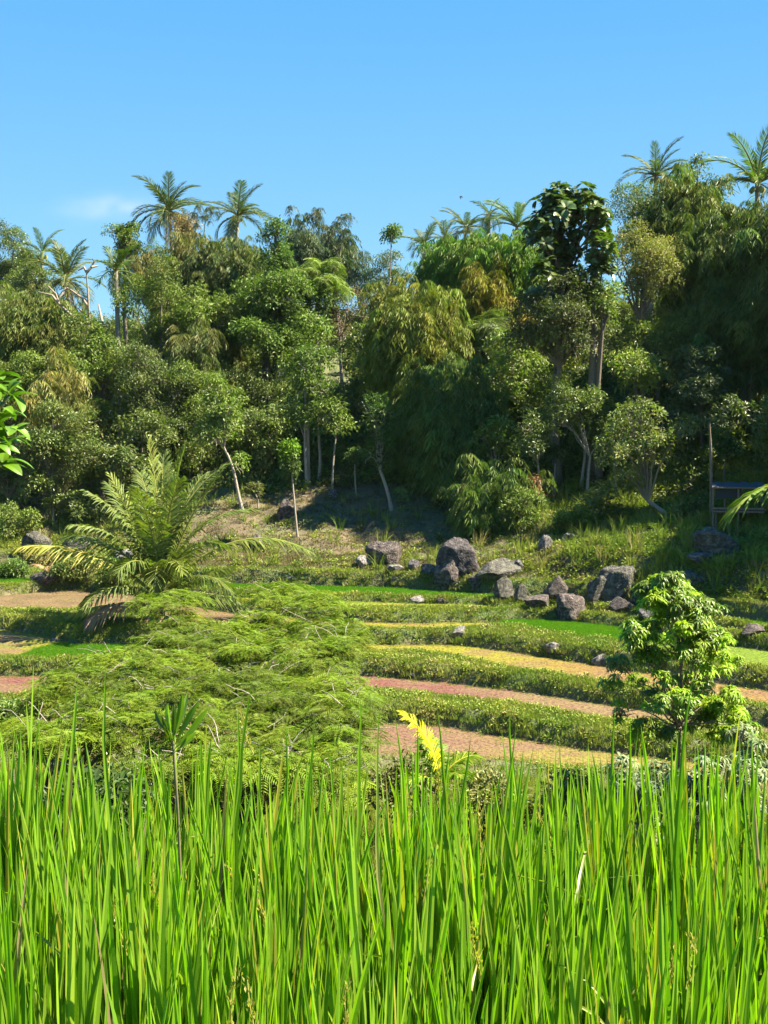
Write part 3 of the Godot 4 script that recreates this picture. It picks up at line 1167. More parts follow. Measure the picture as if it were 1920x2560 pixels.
func plant_bank() -> void:
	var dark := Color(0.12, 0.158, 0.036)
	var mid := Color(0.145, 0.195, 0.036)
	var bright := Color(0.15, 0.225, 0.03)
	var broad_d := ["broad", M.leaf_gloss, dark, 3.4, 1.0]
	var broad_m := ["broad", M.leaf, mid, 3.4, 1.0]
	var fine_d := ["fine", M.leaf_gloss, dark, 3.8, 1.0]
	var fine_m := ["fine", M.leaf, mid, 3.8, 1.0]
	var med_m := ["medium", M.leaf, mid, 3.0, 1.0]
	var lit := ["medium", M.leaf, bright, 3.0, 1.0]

	# --- skyline and back rows, left to right
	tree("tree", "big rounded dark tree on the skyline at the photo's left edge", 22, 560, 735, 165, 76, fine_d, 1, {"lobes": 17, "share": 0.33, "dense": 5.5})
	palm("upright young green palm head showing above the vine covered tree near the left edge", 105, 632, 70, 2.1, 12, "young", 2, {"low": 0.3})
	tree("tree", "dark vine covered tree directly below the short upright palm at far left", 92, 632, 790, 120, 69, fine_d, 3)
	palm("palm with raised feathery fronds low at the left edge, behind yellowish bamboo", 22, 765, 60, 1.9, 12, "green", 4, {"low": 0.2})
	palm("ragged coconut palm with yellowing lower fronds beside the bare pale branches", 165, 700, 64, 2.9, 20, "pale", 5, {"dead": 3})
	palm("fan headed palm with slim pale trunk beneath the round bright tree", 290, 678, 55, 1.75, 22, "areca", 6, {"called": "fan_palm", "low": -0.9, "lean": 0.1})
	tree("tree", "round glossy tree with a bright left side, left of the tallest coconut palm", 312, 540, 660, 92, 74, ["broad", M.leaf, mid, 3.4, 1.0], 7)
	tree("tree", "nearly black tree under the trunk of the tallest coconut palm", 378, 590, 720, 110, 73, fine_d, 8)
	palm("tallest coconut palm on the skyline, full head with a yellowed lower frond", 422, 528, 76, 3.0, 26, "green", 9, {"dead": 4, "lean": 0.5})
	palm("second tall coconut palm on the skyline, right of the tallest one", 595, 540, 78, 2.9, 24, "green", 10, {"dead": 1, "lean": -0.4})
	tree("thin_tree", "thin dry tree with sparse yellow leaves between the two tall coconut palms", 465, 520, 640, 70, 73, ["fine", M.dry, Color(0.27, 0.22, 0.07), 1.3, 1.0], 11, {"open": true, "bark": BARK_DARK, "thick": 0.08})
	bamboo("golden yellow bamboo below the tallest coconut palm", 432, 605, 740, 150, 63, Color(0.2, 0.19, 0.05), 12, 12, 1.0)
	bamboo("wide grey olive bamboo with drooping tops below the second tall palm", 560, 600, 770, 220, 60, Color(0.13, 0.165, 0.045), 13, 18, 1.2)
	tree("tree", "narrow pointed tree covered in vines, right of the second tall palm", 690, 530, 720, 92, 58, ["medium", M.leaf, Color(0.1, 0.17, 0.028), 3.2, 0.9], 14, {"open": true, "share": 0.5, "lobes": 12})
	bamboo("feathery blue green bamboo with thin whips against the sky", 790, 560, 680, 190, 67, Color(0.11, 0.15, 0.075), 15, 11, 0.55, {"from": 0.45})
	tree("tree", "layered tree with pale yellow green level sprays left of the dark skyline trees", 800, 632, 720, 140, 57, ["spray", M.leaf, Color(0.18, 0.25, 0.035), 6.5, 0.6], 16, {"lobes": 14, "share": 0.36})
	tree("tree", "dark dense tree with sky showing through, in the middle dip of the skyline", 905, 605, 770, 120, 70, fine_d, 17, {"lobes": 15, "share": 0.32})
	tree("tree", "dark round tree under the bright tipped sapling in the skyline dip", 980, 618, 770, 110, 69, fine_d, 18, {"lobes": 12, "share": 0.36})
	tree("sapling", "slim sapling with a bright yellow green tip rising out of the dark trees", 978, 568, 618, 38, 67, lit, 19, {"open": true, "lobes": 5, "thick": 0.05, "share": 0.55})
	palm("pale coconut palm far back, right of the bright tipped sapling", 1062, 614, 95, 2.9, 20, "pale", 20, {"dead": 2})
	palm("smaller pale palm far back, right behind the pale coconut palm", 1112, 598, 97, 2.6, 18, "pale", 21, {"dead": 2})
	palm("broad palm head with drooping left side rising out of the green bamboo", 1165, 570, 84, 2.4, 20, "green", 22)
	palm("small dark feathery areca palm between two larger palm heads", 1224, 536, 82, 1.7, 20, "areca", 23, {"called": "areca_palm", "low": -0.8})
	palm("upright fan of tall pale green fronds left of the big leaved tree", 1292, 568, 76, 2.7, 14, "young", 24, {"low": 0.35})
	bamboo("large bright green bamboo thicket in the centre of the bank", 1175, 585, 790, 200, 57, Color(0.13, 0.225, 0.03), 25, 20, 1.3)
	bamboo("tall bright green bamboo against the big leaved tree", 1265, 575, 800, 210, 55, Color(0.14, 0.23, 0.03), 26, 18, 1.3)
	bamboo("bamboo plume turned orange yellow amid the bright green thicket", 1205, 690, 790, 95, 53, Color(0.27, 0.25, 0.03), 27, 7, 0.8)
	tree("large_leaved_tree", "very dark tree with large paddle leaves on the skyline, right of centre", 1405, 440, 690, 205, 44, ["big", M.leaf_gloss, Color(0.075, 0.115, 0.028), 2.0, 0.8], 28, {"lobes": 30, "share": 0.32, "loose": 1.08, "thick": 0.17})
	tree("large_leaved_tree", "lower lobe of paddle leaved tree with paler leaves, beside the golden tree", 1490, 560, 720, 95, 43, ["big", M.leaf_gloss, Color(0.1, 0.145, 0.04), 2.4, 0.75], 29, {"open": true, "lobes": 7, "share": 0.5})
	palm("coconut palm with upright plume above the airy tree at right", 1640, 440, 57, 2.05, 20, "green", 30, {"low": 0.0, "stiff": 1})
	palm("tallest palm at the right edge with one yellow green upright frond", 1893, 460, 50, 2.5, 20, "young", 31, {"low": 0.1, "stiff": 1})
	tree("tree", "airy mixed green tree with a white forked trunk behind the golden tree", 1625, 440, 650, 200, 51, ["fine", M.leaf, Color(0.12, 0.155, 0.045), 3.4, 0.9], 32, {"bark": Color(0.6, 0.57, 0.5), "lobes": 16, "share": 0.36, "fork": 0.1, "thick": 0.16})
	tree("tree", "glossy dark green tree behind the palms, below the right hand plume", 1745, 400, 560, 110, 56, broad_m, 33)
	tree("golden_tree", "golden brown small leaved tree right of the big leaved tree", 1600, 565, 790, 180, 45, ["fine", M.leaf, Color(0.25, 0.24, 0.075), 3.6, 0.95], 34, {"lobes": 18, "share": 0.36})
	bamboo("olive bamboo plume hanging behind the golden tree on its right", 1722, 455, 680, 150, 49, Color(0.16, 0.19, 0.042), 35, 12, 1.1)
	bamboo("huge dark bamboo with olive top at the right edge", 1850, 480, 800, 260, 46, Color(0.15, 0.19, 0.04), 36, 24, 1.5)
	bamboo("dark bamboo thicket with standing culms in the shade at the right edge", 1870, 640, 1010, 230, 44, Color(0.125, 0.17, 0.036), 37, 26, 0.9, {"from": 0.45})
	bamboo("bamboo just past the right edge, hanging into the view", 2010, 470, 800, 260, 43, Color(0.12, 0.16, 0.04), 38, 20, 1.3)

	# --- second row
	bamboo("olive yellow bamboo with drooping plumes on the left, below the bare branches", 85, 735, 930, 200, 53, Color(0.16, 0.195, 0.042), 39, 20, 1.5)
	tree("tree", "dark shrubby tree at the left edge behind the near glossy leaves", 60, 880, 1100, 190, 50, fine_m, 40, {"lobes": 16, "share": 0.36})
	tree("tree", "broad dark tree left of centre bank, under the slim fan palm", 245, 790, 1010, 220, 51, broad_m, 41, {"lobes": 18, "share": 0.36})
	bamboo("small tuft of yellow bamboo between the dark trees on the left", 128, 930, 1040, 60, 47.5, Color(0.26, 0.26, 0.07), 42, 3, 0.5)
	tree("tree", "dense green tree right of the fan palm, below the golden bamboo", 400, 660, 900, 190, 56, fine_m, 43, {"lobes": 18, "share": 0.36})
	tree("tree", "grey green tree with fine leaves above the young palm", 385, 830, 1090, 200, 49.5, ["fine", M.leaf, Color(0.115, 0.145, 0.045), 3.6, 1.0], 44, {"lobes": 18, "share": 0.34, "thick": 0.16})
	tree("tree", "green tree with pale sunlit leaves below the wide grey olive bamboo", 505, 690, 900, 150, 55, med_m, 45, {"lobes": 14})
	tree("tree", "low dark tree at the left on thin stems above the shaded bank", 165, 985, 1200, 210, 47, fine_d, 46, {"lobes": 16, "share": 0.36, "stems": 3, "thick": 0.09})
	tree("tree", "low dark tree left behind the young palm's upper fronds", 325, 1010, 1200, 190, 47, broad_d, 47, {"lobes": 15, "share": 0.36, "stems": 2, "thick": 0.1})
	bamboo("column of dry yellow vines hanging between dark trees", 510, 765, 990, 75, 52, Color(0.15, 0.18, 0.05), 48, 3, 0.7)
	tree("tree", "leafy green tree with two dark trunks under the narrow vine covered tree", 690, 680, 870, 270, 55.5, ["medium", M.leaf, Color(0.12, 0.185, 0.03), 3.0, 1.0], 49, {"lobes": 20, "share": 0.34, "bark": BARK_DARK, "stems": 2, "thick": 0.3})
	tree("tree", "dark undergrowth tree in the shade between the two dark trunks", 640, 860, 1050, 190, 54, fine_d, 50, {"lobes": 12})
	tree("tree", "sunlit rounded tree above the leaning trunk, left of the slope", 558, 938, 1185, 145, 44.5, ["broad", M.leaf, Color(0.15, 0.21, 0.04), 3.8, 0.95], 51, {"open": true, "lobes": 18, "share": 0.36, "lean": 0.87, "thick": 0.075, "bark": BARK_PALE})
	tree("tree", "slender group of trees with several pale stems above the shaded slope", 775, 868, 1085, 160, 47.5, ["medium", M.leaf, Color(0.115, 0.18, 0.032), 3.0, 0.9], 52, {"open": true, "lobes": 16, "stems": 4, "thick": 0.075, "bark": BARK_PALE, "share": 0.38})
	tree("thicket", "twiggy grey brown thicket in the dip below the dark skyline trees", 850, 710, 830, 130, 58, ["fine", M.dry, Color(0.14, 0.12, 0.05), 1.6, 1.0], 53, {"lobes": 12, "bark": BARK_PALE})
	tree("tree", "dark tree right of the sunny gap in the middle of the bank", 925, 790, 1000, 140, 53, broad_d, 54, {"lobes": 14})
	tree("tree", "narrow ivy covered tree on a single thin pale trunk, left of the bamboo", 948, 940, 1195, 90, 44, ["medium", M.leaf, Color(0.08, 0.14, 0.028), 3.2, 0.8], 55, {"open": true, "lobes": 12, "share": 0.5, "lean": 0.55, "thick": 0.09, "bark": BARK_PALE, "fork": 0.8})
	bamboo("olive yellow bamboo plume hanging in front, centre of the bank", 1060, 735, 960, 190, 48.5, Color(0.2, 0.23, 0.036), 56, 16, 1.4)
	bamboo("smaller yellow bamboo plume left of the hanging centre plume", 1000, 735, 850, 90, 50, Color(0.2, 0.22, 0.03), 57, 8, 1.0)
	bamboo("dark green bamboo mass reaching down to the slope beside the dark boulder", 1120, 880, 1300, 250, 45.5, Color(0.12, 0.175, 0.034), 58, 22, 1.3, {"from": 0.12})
	tree("tree", "dark tree with small rosettes under the tall bright bamboo", 1225, 780, 960, 170, 50, ["spray", M.leaf_gloss, dark, 3.0, 1.0], 59, {"lobes": 14})
	tree("tree", "shaded tree with brownish leaves below the paddle leaved tree", 1400, 690, 900, 230, 43.2, ["fine", M.leaf, Color(0.1, 0.115, 0.042), 3.6, 1.0], 60, {"lobes": 18, "share": 0.36})
	tree("tree", "medium green tree in the middle of the right hand bank", 1305, 830, 1030, 180, 47, broad_m, 61, {"lobes": 16})
	tree("tree", "dark tree above two tall pale trunks, right of centre", 1440, 950, 1150, 180, 42, fine_d, 62, {"open": true, "stems": 2, "thick": 0.075, "bark": BARK_PALE, "fork": 0.75, "lobes": 18})
	tree("tree", "pale yellow green level branch reaching out under the golden tree", 1590, 880, 985, 190, 43, ["medium", M.leaf, Color(0.22, 0.27, 0.06), 4.0, 0.8], 63, {"open": true, "lobes": 9, "share": 0.42})
	tree("tree", "bright leafed tree straight below the golden tree's crown", 1640, 790, 900, 170, 44.5, ["medium", M.leaf, Color(0.2, 0.25, 0.06), 3.4, 0.85], 64, {"lobes": 12})
	tree("tree", "small tree with lime green rosettes below the paddle leaved tree", 1505, 705, 880, 105, 42.6, ["medium", M.leaf, Color(0.19, 0.25, 0.05), 3.4, 0.8], 65, {"open": true, "lobes": 8})
	tree("tree", "grey green round tree left of the shaded bamboo culms at right", 1755, 860, 1050, 200, 42, ["broad", M.leaf_gloss, Color(0.11, 0.145, 0.055), 3.6, 0.95], 66, {"lobes": 16, "share": 0.36})
	tree("tree", "open sunlit tree with a forked pale trunk, lower right of the bank", 1622, 1005, 1240, 250, 38, ["broad", M.leaf, Color(0.18, 0.21, 0.065), 3.8, 0.8], 67, {"open": true, "lobes": 24, "share": 0.3, "thick": 0.11, "bark": Color(0.33, 0.29, 0.22), "lean": 0.95, "fork": 1.1, "nearer": 1.6})
	tree("bush", "dark green bush left of the forked sunlit tree", 1520, 1215, 1345, 120, 38.5, broad_d, 68, {"open": true, "lobes": 10, "category": "bush", "thick": 0.05})
	bamboo("low shaded bamboo with fronds hanging over the bank, right of the dark boulder", 1235, 1205, 1335, 140, 40.5, Color(0.12, 0.175, 0.036), 69, 8, 0.6, {"from": 0.1})
	tree("tree", "shaded tree on a leaning pale trunk, left of the two tall trunks", 1345, 1020, 1170, 140, 41.5, fine_d, 70, {"open": true, "lobes": 12, "lean": 0.25, "thick": 0.06, "bark": BARK_PALE, "fork": 0.8})
	tree("tree", "dry leaved shrub catching the sun below the shaded trees", 1320, 1170, 1300, 70, 40.8, ["fine", M.dry, Color(0.25, 0.16, 0.07), 2.2, 1.0], 71, {"open": true, "lobes": 7, "thick": 0.05})
	tree("tree", "small bush with one sunlit yellow corner beside the hanging bamboo", 1190, 1160, 1235, 130, 42.5, ["broad", M.leaf, Color(0.1, 0.12, 0.03), 2.8, 0.9], 72, {"open": true, "lobes": 8, "thick": 0.06})
	tree("sapling", "leafy sapling beside the pale pole, in front of dark culms", 1815, 1075, 1180, 50, 39, ["medium", M.leaf, Color(0.08, 0.14, 0.03), 2.6, 0.8], 73, {"open": true, "lobes": 7, "thick": 0.05, "share": 0.5})
	tree("tree", "dark tree filling the shade behind the wooden shelter", 1830, 1010, 1200, 240, 45.5, broad_d, 74, {"lobes": 14})
	tree("tree", "deep shaded tree behind the pale stemmed group, middle of the bank", 800, 930, 1110, 260, 52, fine_d, 75, {"lobes": 16})
	tree("tree", "shaded tree behind the narrow ivy covered tree", 990, 960, 1160, 180, 50, broad_d, 76, {"lobes": 14})
	tree("tree", "dark backing tree low behind the two tall pale trunks", 1420, 1080, 1280, 230, 46, broad_d, 77, {"lobes": 15})
	tree("tree", "shaded tree low behind the dark bamboo mass", 1250, 1010, 1200, 220, 48, fine_d, 78, {"lobes": 15})
	tree("tree", "dark tree between the sunlit rounded tree and the pale stems", 660, 1000, 1160, 150, 50, broad_d, 79, {"lobes": 12})
	tree("tree", "shaded tree behind the forked sunlit tree", 1640, 1050, 1270, 250, 43, fine_d, 80, {"lobes": 15})
	tree("tree", "dark tree at the left edge above the shaded rocky bank", 20, 1040, 1230, 170, 47, broad_d, 81, {"lobes": 14})
	tree("tree", "green tree behind the sunlit rounded tree, under dry yellow vines", 500, 920, 1120, 170, 50.5, fine_m, 82, {"lobes": 14})
	tree("tree", "tree just past the left edge beside the shaded bank", -120, 800, 1180, 240, 49, fine_m, 83, {"lobes": 16})
	tree("tree", "tree past the right edge shading the grassy bank", 2080, 880, 1240, 300, 38, fine_d, 84, {"lobes": 20, "dense": 7.0})
	tree("tree", "large tree past the right edge, in front of the shelter's bank", 2165, 560, 1010, 400, 37, broad_d, 85, {"lobes": 24, "dense": 7.0})
	tree("tree", "dark tree past the right edge behind the other trees there", 2330, 560, 1180, 420, 40, broad_d, 86, {"lobes": 24, "dense": 7.0})

	tree("tree", "nearest of the trees past the right edge, above the grassy bank", 2270, 690, 1090, 420, 33.5, broad_d, 87, {"lobes": 24, "dense": 7.0})
	for q in [["dense bush left of the shaded tree on the leaning pale trunk", 1300, 1225, 1325, 110, 39.5, 301], ["bush in the shade right of the forked sunlit tree's foot", 1735, 1240, 1345, 120, 37.0, 302], ["low bush between the two tall pale trunks and the forked tree", 1440, 1275, 1340, 100, 38.2, 303], ["bush behind the trunk of the forked sunlit tree", 1625, 1255, 1345, 110, 38.8, 304], ["dark leafy bush right of the huge sloping rock at the photo's right edge", 1895, 1330, 1450, 110, 33.5, 305], ["bush low on the bank under the right edge palm frond", 1850, 1390, 1480, 120, 32.5, 306], ["bushy growth at the far left foot of the shaded bank", 30, 1250, 1340, 120, 45.0, 307], ["leafy bush on the shaded left bank behind the palm's left fronds", 190, 1235, 1320, 150, 46.0, 308]]:
		tree("bush", q[0], q[1], q[2], q[3], q[4], q[5], fine_m if q[6] % 2 else broad_d, q[6], {"open": true, "lobes": 10, "category": "bush", "thick": 0.04, "group": "bushes on the bank", "dense": 4.5})
	for q in [["slim pale trunked tree standing left of the dense bush", 1238, 1060, 1180, 90, 42.5, 311, -0.2], ["slim pale trunked tree right of the two tall pale trunks", 1535, 1040, 1165, 90, 41.5, 312, 0.15], ["slim tree with a pale crooked trunk at the left bank's edge", 118, 1080, 1185, 110, 46.5, 313, 0.2], ["slim pale trunked tree by the upper end of the sunny strip", 840, 985, 1100, 100, 46.5, 314, -0.15]]:
		tree("tree", q[0], q[1], q[2], q[3], q[4], q[5], broad_m, q[6], {"open": true, "lobes": 10, "thick": 0.05, "bark": BARK_PALE, "lean": q[7], "fork": 0.8})
	bare_tree()
	bamboo_whips()
	slender_saplings()


func bare_tree() -> void:
	var r := dice(95)
	var base := at(222, 800, 51.5)
	var foot := Vector3(base.x, height(base.x, 51.5), -51.5)
	var o := thing("bare_tree", "leafless tree with long pale crooked branches beside the fan palm", "tree", foot, "trees of the wooded bank")
	var s := Shape.new()
	var grey := Color(0.36, 0.3, 0.23)
	for path in [[[222, 880], [223, 790], [219, 720], [216, 680]], [[216, 680], [210, 668], [196, 676]], [[216, 682], [228, 668], [236, 655], [232, 648]], [[228, 668], [246, 664]], [[222, 770], [205, 745], [182, 728], [166, 718]], [[205, 812], [175, 785], [148, 760], [140, 735], [120, 715]], [[222, 790], [208, 780], [192, 768]], [[256, 805], [250, 780], [246, 760]], [[148, 760], [130, 738], [96, 730]], [[166, 720], [150, 742]]]:
		var pts := PackedVector3Array()
		for q in path:
			pts.append(at(q[0], q[1], 51.5 + r.randf_range(-0.3, 0.3)) - foot)
		s.tube(pts, taper(pts.size() - 1, 0.07, 0.028), 6, grey)
	part("trunk", s.mesh(), M.bark, o)


# thin bamboo tips that stand out against the sky
func bamboo_whips() -> void:
	var r := dice(96)
	var o := thing("bamboo_clump", "few thin leaning bamboo tips standing alone against the sky", "bamboo", Vector3(at(790, 700, 66).x, height(at(790, 700, 66).x, 66), -66), "bamboo clumps of the wooded bank")
	var where: Array = []
	var tints := PackedColorArray()
	for path in [[[725, 640], [740, 575], [765, 545], [795, 528]], [[770, 640], [780, 570], [790, 540], [800, 535]], [[815, 640], [830, 570], [850, 545], [872, 538]], [[850, 640], [856, 590], [862, 570]], [[505, 640], [512, 560], [525, 530], [545, 522]], [[486, 600], [492, 540], [500, 505]]]:
		var s := Shape.new()
		var pts := PackedVector3Array()
		for q in path:
			pts.append(at(q[0], q[1], 66) - o.position)
		s.tube(pts, taper(pts.size() - 1, 0.04, 0.01), 5, Color(0.2, 0.2, 0.1))
		part("culm", s.mesh(), M.stem, o)
		for i in 16:
			var f := r.randf() * (pts.size() - 1.01)
			where.append(Transform3D(Basis(Vector3.UP, r.randf() * TAU).scaled(Vector3.ONE * r.randf_range(0.35, 0.7)), pts[int(f)].lerp(pts[int(f) + 1], f - int(f)) + sphere_dir(r) * 0.25))
			tints.append(Color(0.1, 0.13, 0.06) * r.randf_range(0.8, 1.2))
	scatter("foliage", C.bamboo, M.leaf, where, tints, o)


func slender_saplings() -> void:
	# [label, stem as pixels from the ground up, crown centre, crown half width and height in pixels, tint, category]
	for q in [
		["thin sapling with a lime green tuft at its top on the open slope", [[745, 1342], [738, 1280], [732, 1210], [726, 1150]], [725, 1128, 18, 24], Color(0.16, 0.27, 0.02), "lime"],
		["little feathery seedling tree with a crooked stem on the sunny slope", [[646, 1276], [645, 1250], [637, 1230]], [636, 1222, 22, 8], Color(0.12, 0.13, 0.04), "low"],
		["thin forked sapling standing in the shade above the round grey stone", [[892, 1240], [888, 1205], [887, 1160]], [888, 1140, 26, 22], Color(0.08, 0.13, 0.03), "dark"],
		["slim dark sapling left of the two tall pale trunks", [[1388, 1240], [1386, 1200], [1388, 1160]], [1388, 1140, 20, 24], Color(0.08, 0.13, 0.03), "dark2"],
	]:
		var r := dice(q[0].length() * 3)
		var base := ground_at(q[1][0][0], q[1][0][1], 30.0)
		var d := -base.z
		var o := thing("sapling", q[0], "sapling", base, "saplings on the slope")
		var pts := PackedVector3Array([Vector3(0, -0.2, 0)])
		for k in range(1, q[1].size()):
			pts.append(at(q[1][k][0], q[1][k][1], d) - base)
		var s := Shape.new()
		s.tube(pts, taper(pts.size() - 1, 0.045, 0.022), 6, BARK_PALE)
		part("stem", s.mesh(), M.bark, o)
		var m := d / LENS
		var c := at(q[2][0], q[2][1], d) - base
		crown(o, lobes_of(r, c, Vector3(q[2][2], q[2][3], q[2][2]) * m, 5, 0.55), "medium", M.leaf, q[3], 7.0, 0.62, r)
		if q[4] == "lime":
			crown(o, lobes_of(r, c - Vector3(0, 42 * m, 0), Vector3(20, 20, 20) * m, 5, 0.5), "medium", M.leaf, Color(0.08, 0.13, 0.03), 5.0, 0.6, r)
	# a bare pole of a trunk near the shelter
	var foot := ground_at(1778, 1312, 28.0)
	var pole := thing("leafless_tree", "tall straight pale trunk standing at the left of the wooden shelter", "dead tree", foot)
	var s := Shape.new()
	s.tube(PackedVector3Array([Vector3(0, -0.3, 0), at(1778, 1220, -foot.z) - foot, at(1777, 1130, -foot.z) - foot, at(1774, 1060, -foot.z) - foot]), PackedFloat32Array([0.07, 0.055, 0.05, 0.025]), 7, BARK_MID)
	part("trunk", s.mesh(), M.bark, pole)


func lay_stones() -> void:
	boulder("boulder with a lichen grey right half above the stone row, left of the dark boulder", 963, 1340, 1416, 92, "rock_brown", 201)
	boulder("largest dark purplish boulder, leaning behind the brown boulder", 1155, 1334, 1448, 104, "rock_dark", 202)
	boulder("rounded brown boulder with a pale base, in front of the dark purplish boulder", 1118, 1398, 1482, 86, "rock_brown", 203)
	boulder("dark mossy boulder right of the dark purplish boulder", 1240, 1394, 1470, 130, "rock_mossy_shaded", 204)
	boulder("mossy rock with a hollow face at the foot of the bank", 1258, 1442, 1500, 62, "rock_mossy_shaded", 205)
	boulder("small striped grey rock high on the shaded bank", 1362, 1338, 1382, 36, "rock_grey", 206)
	boulder("pale flat rock under the two tall pale trunks", 1426, 1326, 1362, 60, "rock_grey", 207)
	boulder("big two tier brown boulder on the edge of the bright seedling bed", 1434, 1490, 1564, 88, "rock_brown", 208)
	boulder("tall layered rock with rusty leaves on top, right of the two tier boulder", 1552, 1398, 1512, 100, "rock_mossy_shaded", 209)
	boulder("low wedge shaped rock in front of the tall layered rock", 1556, 1494, 1530, 66, "rock_brown", 210)
	boulder("grey upright slab tight against the layered rock's right side", 1594, 1462, 1516, 36, "rock_mossy_shaded", 211)
	boulder("black and white stone at the left foot of the bright leaved young tree", 1622, 1518, 1556, 48, "rock_grey", 212, 0.85, true)
	boulder("round dark stone with a pale right face on the grassy bund", 1147, 1572, 1606, 40, "rock_pale", 213, 0.85, true)
	boulder("pale blocky stone half sunk in the bund above the yellow paddy", 1387, 1604, 1642, 46, "rock_pale", 214, 0.85, true)
	boulder("white stone at the water's edge, right end of the yellow paddy", 1508, 1628, 1672, 46, "rock_pale", 215, 0.85, true)
	boulder("dark mound of rock in the shade behind the two tier boulder", 1345, 1482, 1524, 70, "rock_brown", 216)
	boulder("low dark rock between the mossy rock and the two tier boulder", 1300, 1460, 1512, 40, "rock_mossy_shaded", 217)
	boulder("huge sloping rock in the shade under the wooden shelter", 1800, 1318, 1396, 120, "rock_mossy_shaded", 218, 0.8)
	boulder("broken stones at the foot of the huge sloping rock", 1760, 1375, 1410, 70, "rock_grey", 219)
	boulder("jagged mossy outcrop on the shaded left bank, behind the long left frond", 200, 1330, 1390, 80, "rock_mossy_shaded", 220)
	boulder("mossy rock face at the far left of the shaded bank", 85, 1322, 1386, 66, "rock_mossy_shaded", 221)
	boulder("grey rock among sunlit weeds left of the young palm", 72, 1385, 1420, 36, "rock_grey", 222)
	boulder("rock lit along its top edge, on the sunny strip of the slope", 715, 1246, 1296, 64, "rock_brown", 223)
	boulder("round blue grey stone alone on the shaded slope", 836, 1224, 1252, 26, "rock_grey", 224, 0.85, true)
	boulder("rugged grey rock beside the tip of the palm's longest right frond", 640, 1338, 1384, 46, "rock_brown", 225)
	boulder("pale rock slab behind the young palm, lit by the sun", 305, 1372, 1404, 70, "rock_grey", 226)
	boulder("small pale stone at the left end of the stone row", 908, 1392, 1424, 36, "rock_pale", 227, 0.85, true)
	boulder("leaning grey slab in the stone row, left of the brown boulder", 1036, 1400, 1432, 30, "rock_grey", 228, 0.85, true)
	boulder("long low stone in the stone row, touching the brown boulder", 1068, 1408, 1438, 44, "rock_grey", 229, 0.85, true)
	boulder("flat pale stone at the middle of the stone row", 988, 1410, 1430, 40, "rock_pale", 230, 0.85, true)
	boulder("pinkish stone at the right end of the bund, below the brown boulder", 986, 1456, 1476, 34, "rock_grey", 231, 0.85, true)
	boulder("flat white stone lying on the narrow yellow green paddy's edge", 1046, 1496, 1516, 48, "rock_pale", 232, 0.85, true)
	boulder("squat stone beside the flat white stone, on its right", 1105, 1490, 1514, 32, "rock_brown", 233, 0.85, true)
	boulder("white rounded stone on the green strip right of the palm", 730, 1452, 1468, 28, "rock_pale", 234, 0.85, true)
	boulder("tiny pale stone on the green strip, right of the white rounded one", 862, 1460, 1472, 18, "rock_pale", 235, 0.85, true)
	boulder("pale stone on the rim of the yellow paddy at far left", 140, 1594, 1612, 34, "rock_pale", 236, 0.85, true)
	boulder("dark stone at the left end of the red paddy", 998, 1678, 1698, 24, "rock_brown", 237, 0.85, true)
	boulder("low pale stone just right of the dark stone by the red paddy", 1030, 1686, 1698, 28, "rock_pale", 238, 0.85, true)
	boulder("single small stone midway along the red paddy's grassy edge", 1240, 1710, 1724, 22, "rock_grey", 239, 0.85, true)
	boulder("broad dark rock wall behind the bright leaved young tree", 1668, 1448, 1532, 120, "rock_mossy_shaded", 242)
	boulder("sloping dark rock between the brown boulder and the mossy boulder", 1196, 1438, 1486, 50, "rock_brown", 243)
	boulder("upright dark rock behind the two tier boulder, on its left", 1398, 1430, 1506, 60, "rock_brown", 244)
	boulder("dark rock beside the tall layered rock, on its left", 1496, 1434, 1510, 64, "rock_mossy_shaded", 245)
	boulder("rock shelf in the grass above the broad dark rock wall", 1740, 1420, 1470, 90, "rock_mossy_shaded", 246)
	boulder("half buried rock at the right edge, above the dark water", 1885, 1562, 1595, 56, "rock_brown", 240)
	boulder("pale boulder hidden in grass above the mossy boulder", 1290, 1395, 1430, 40, "rock_grey", 241)


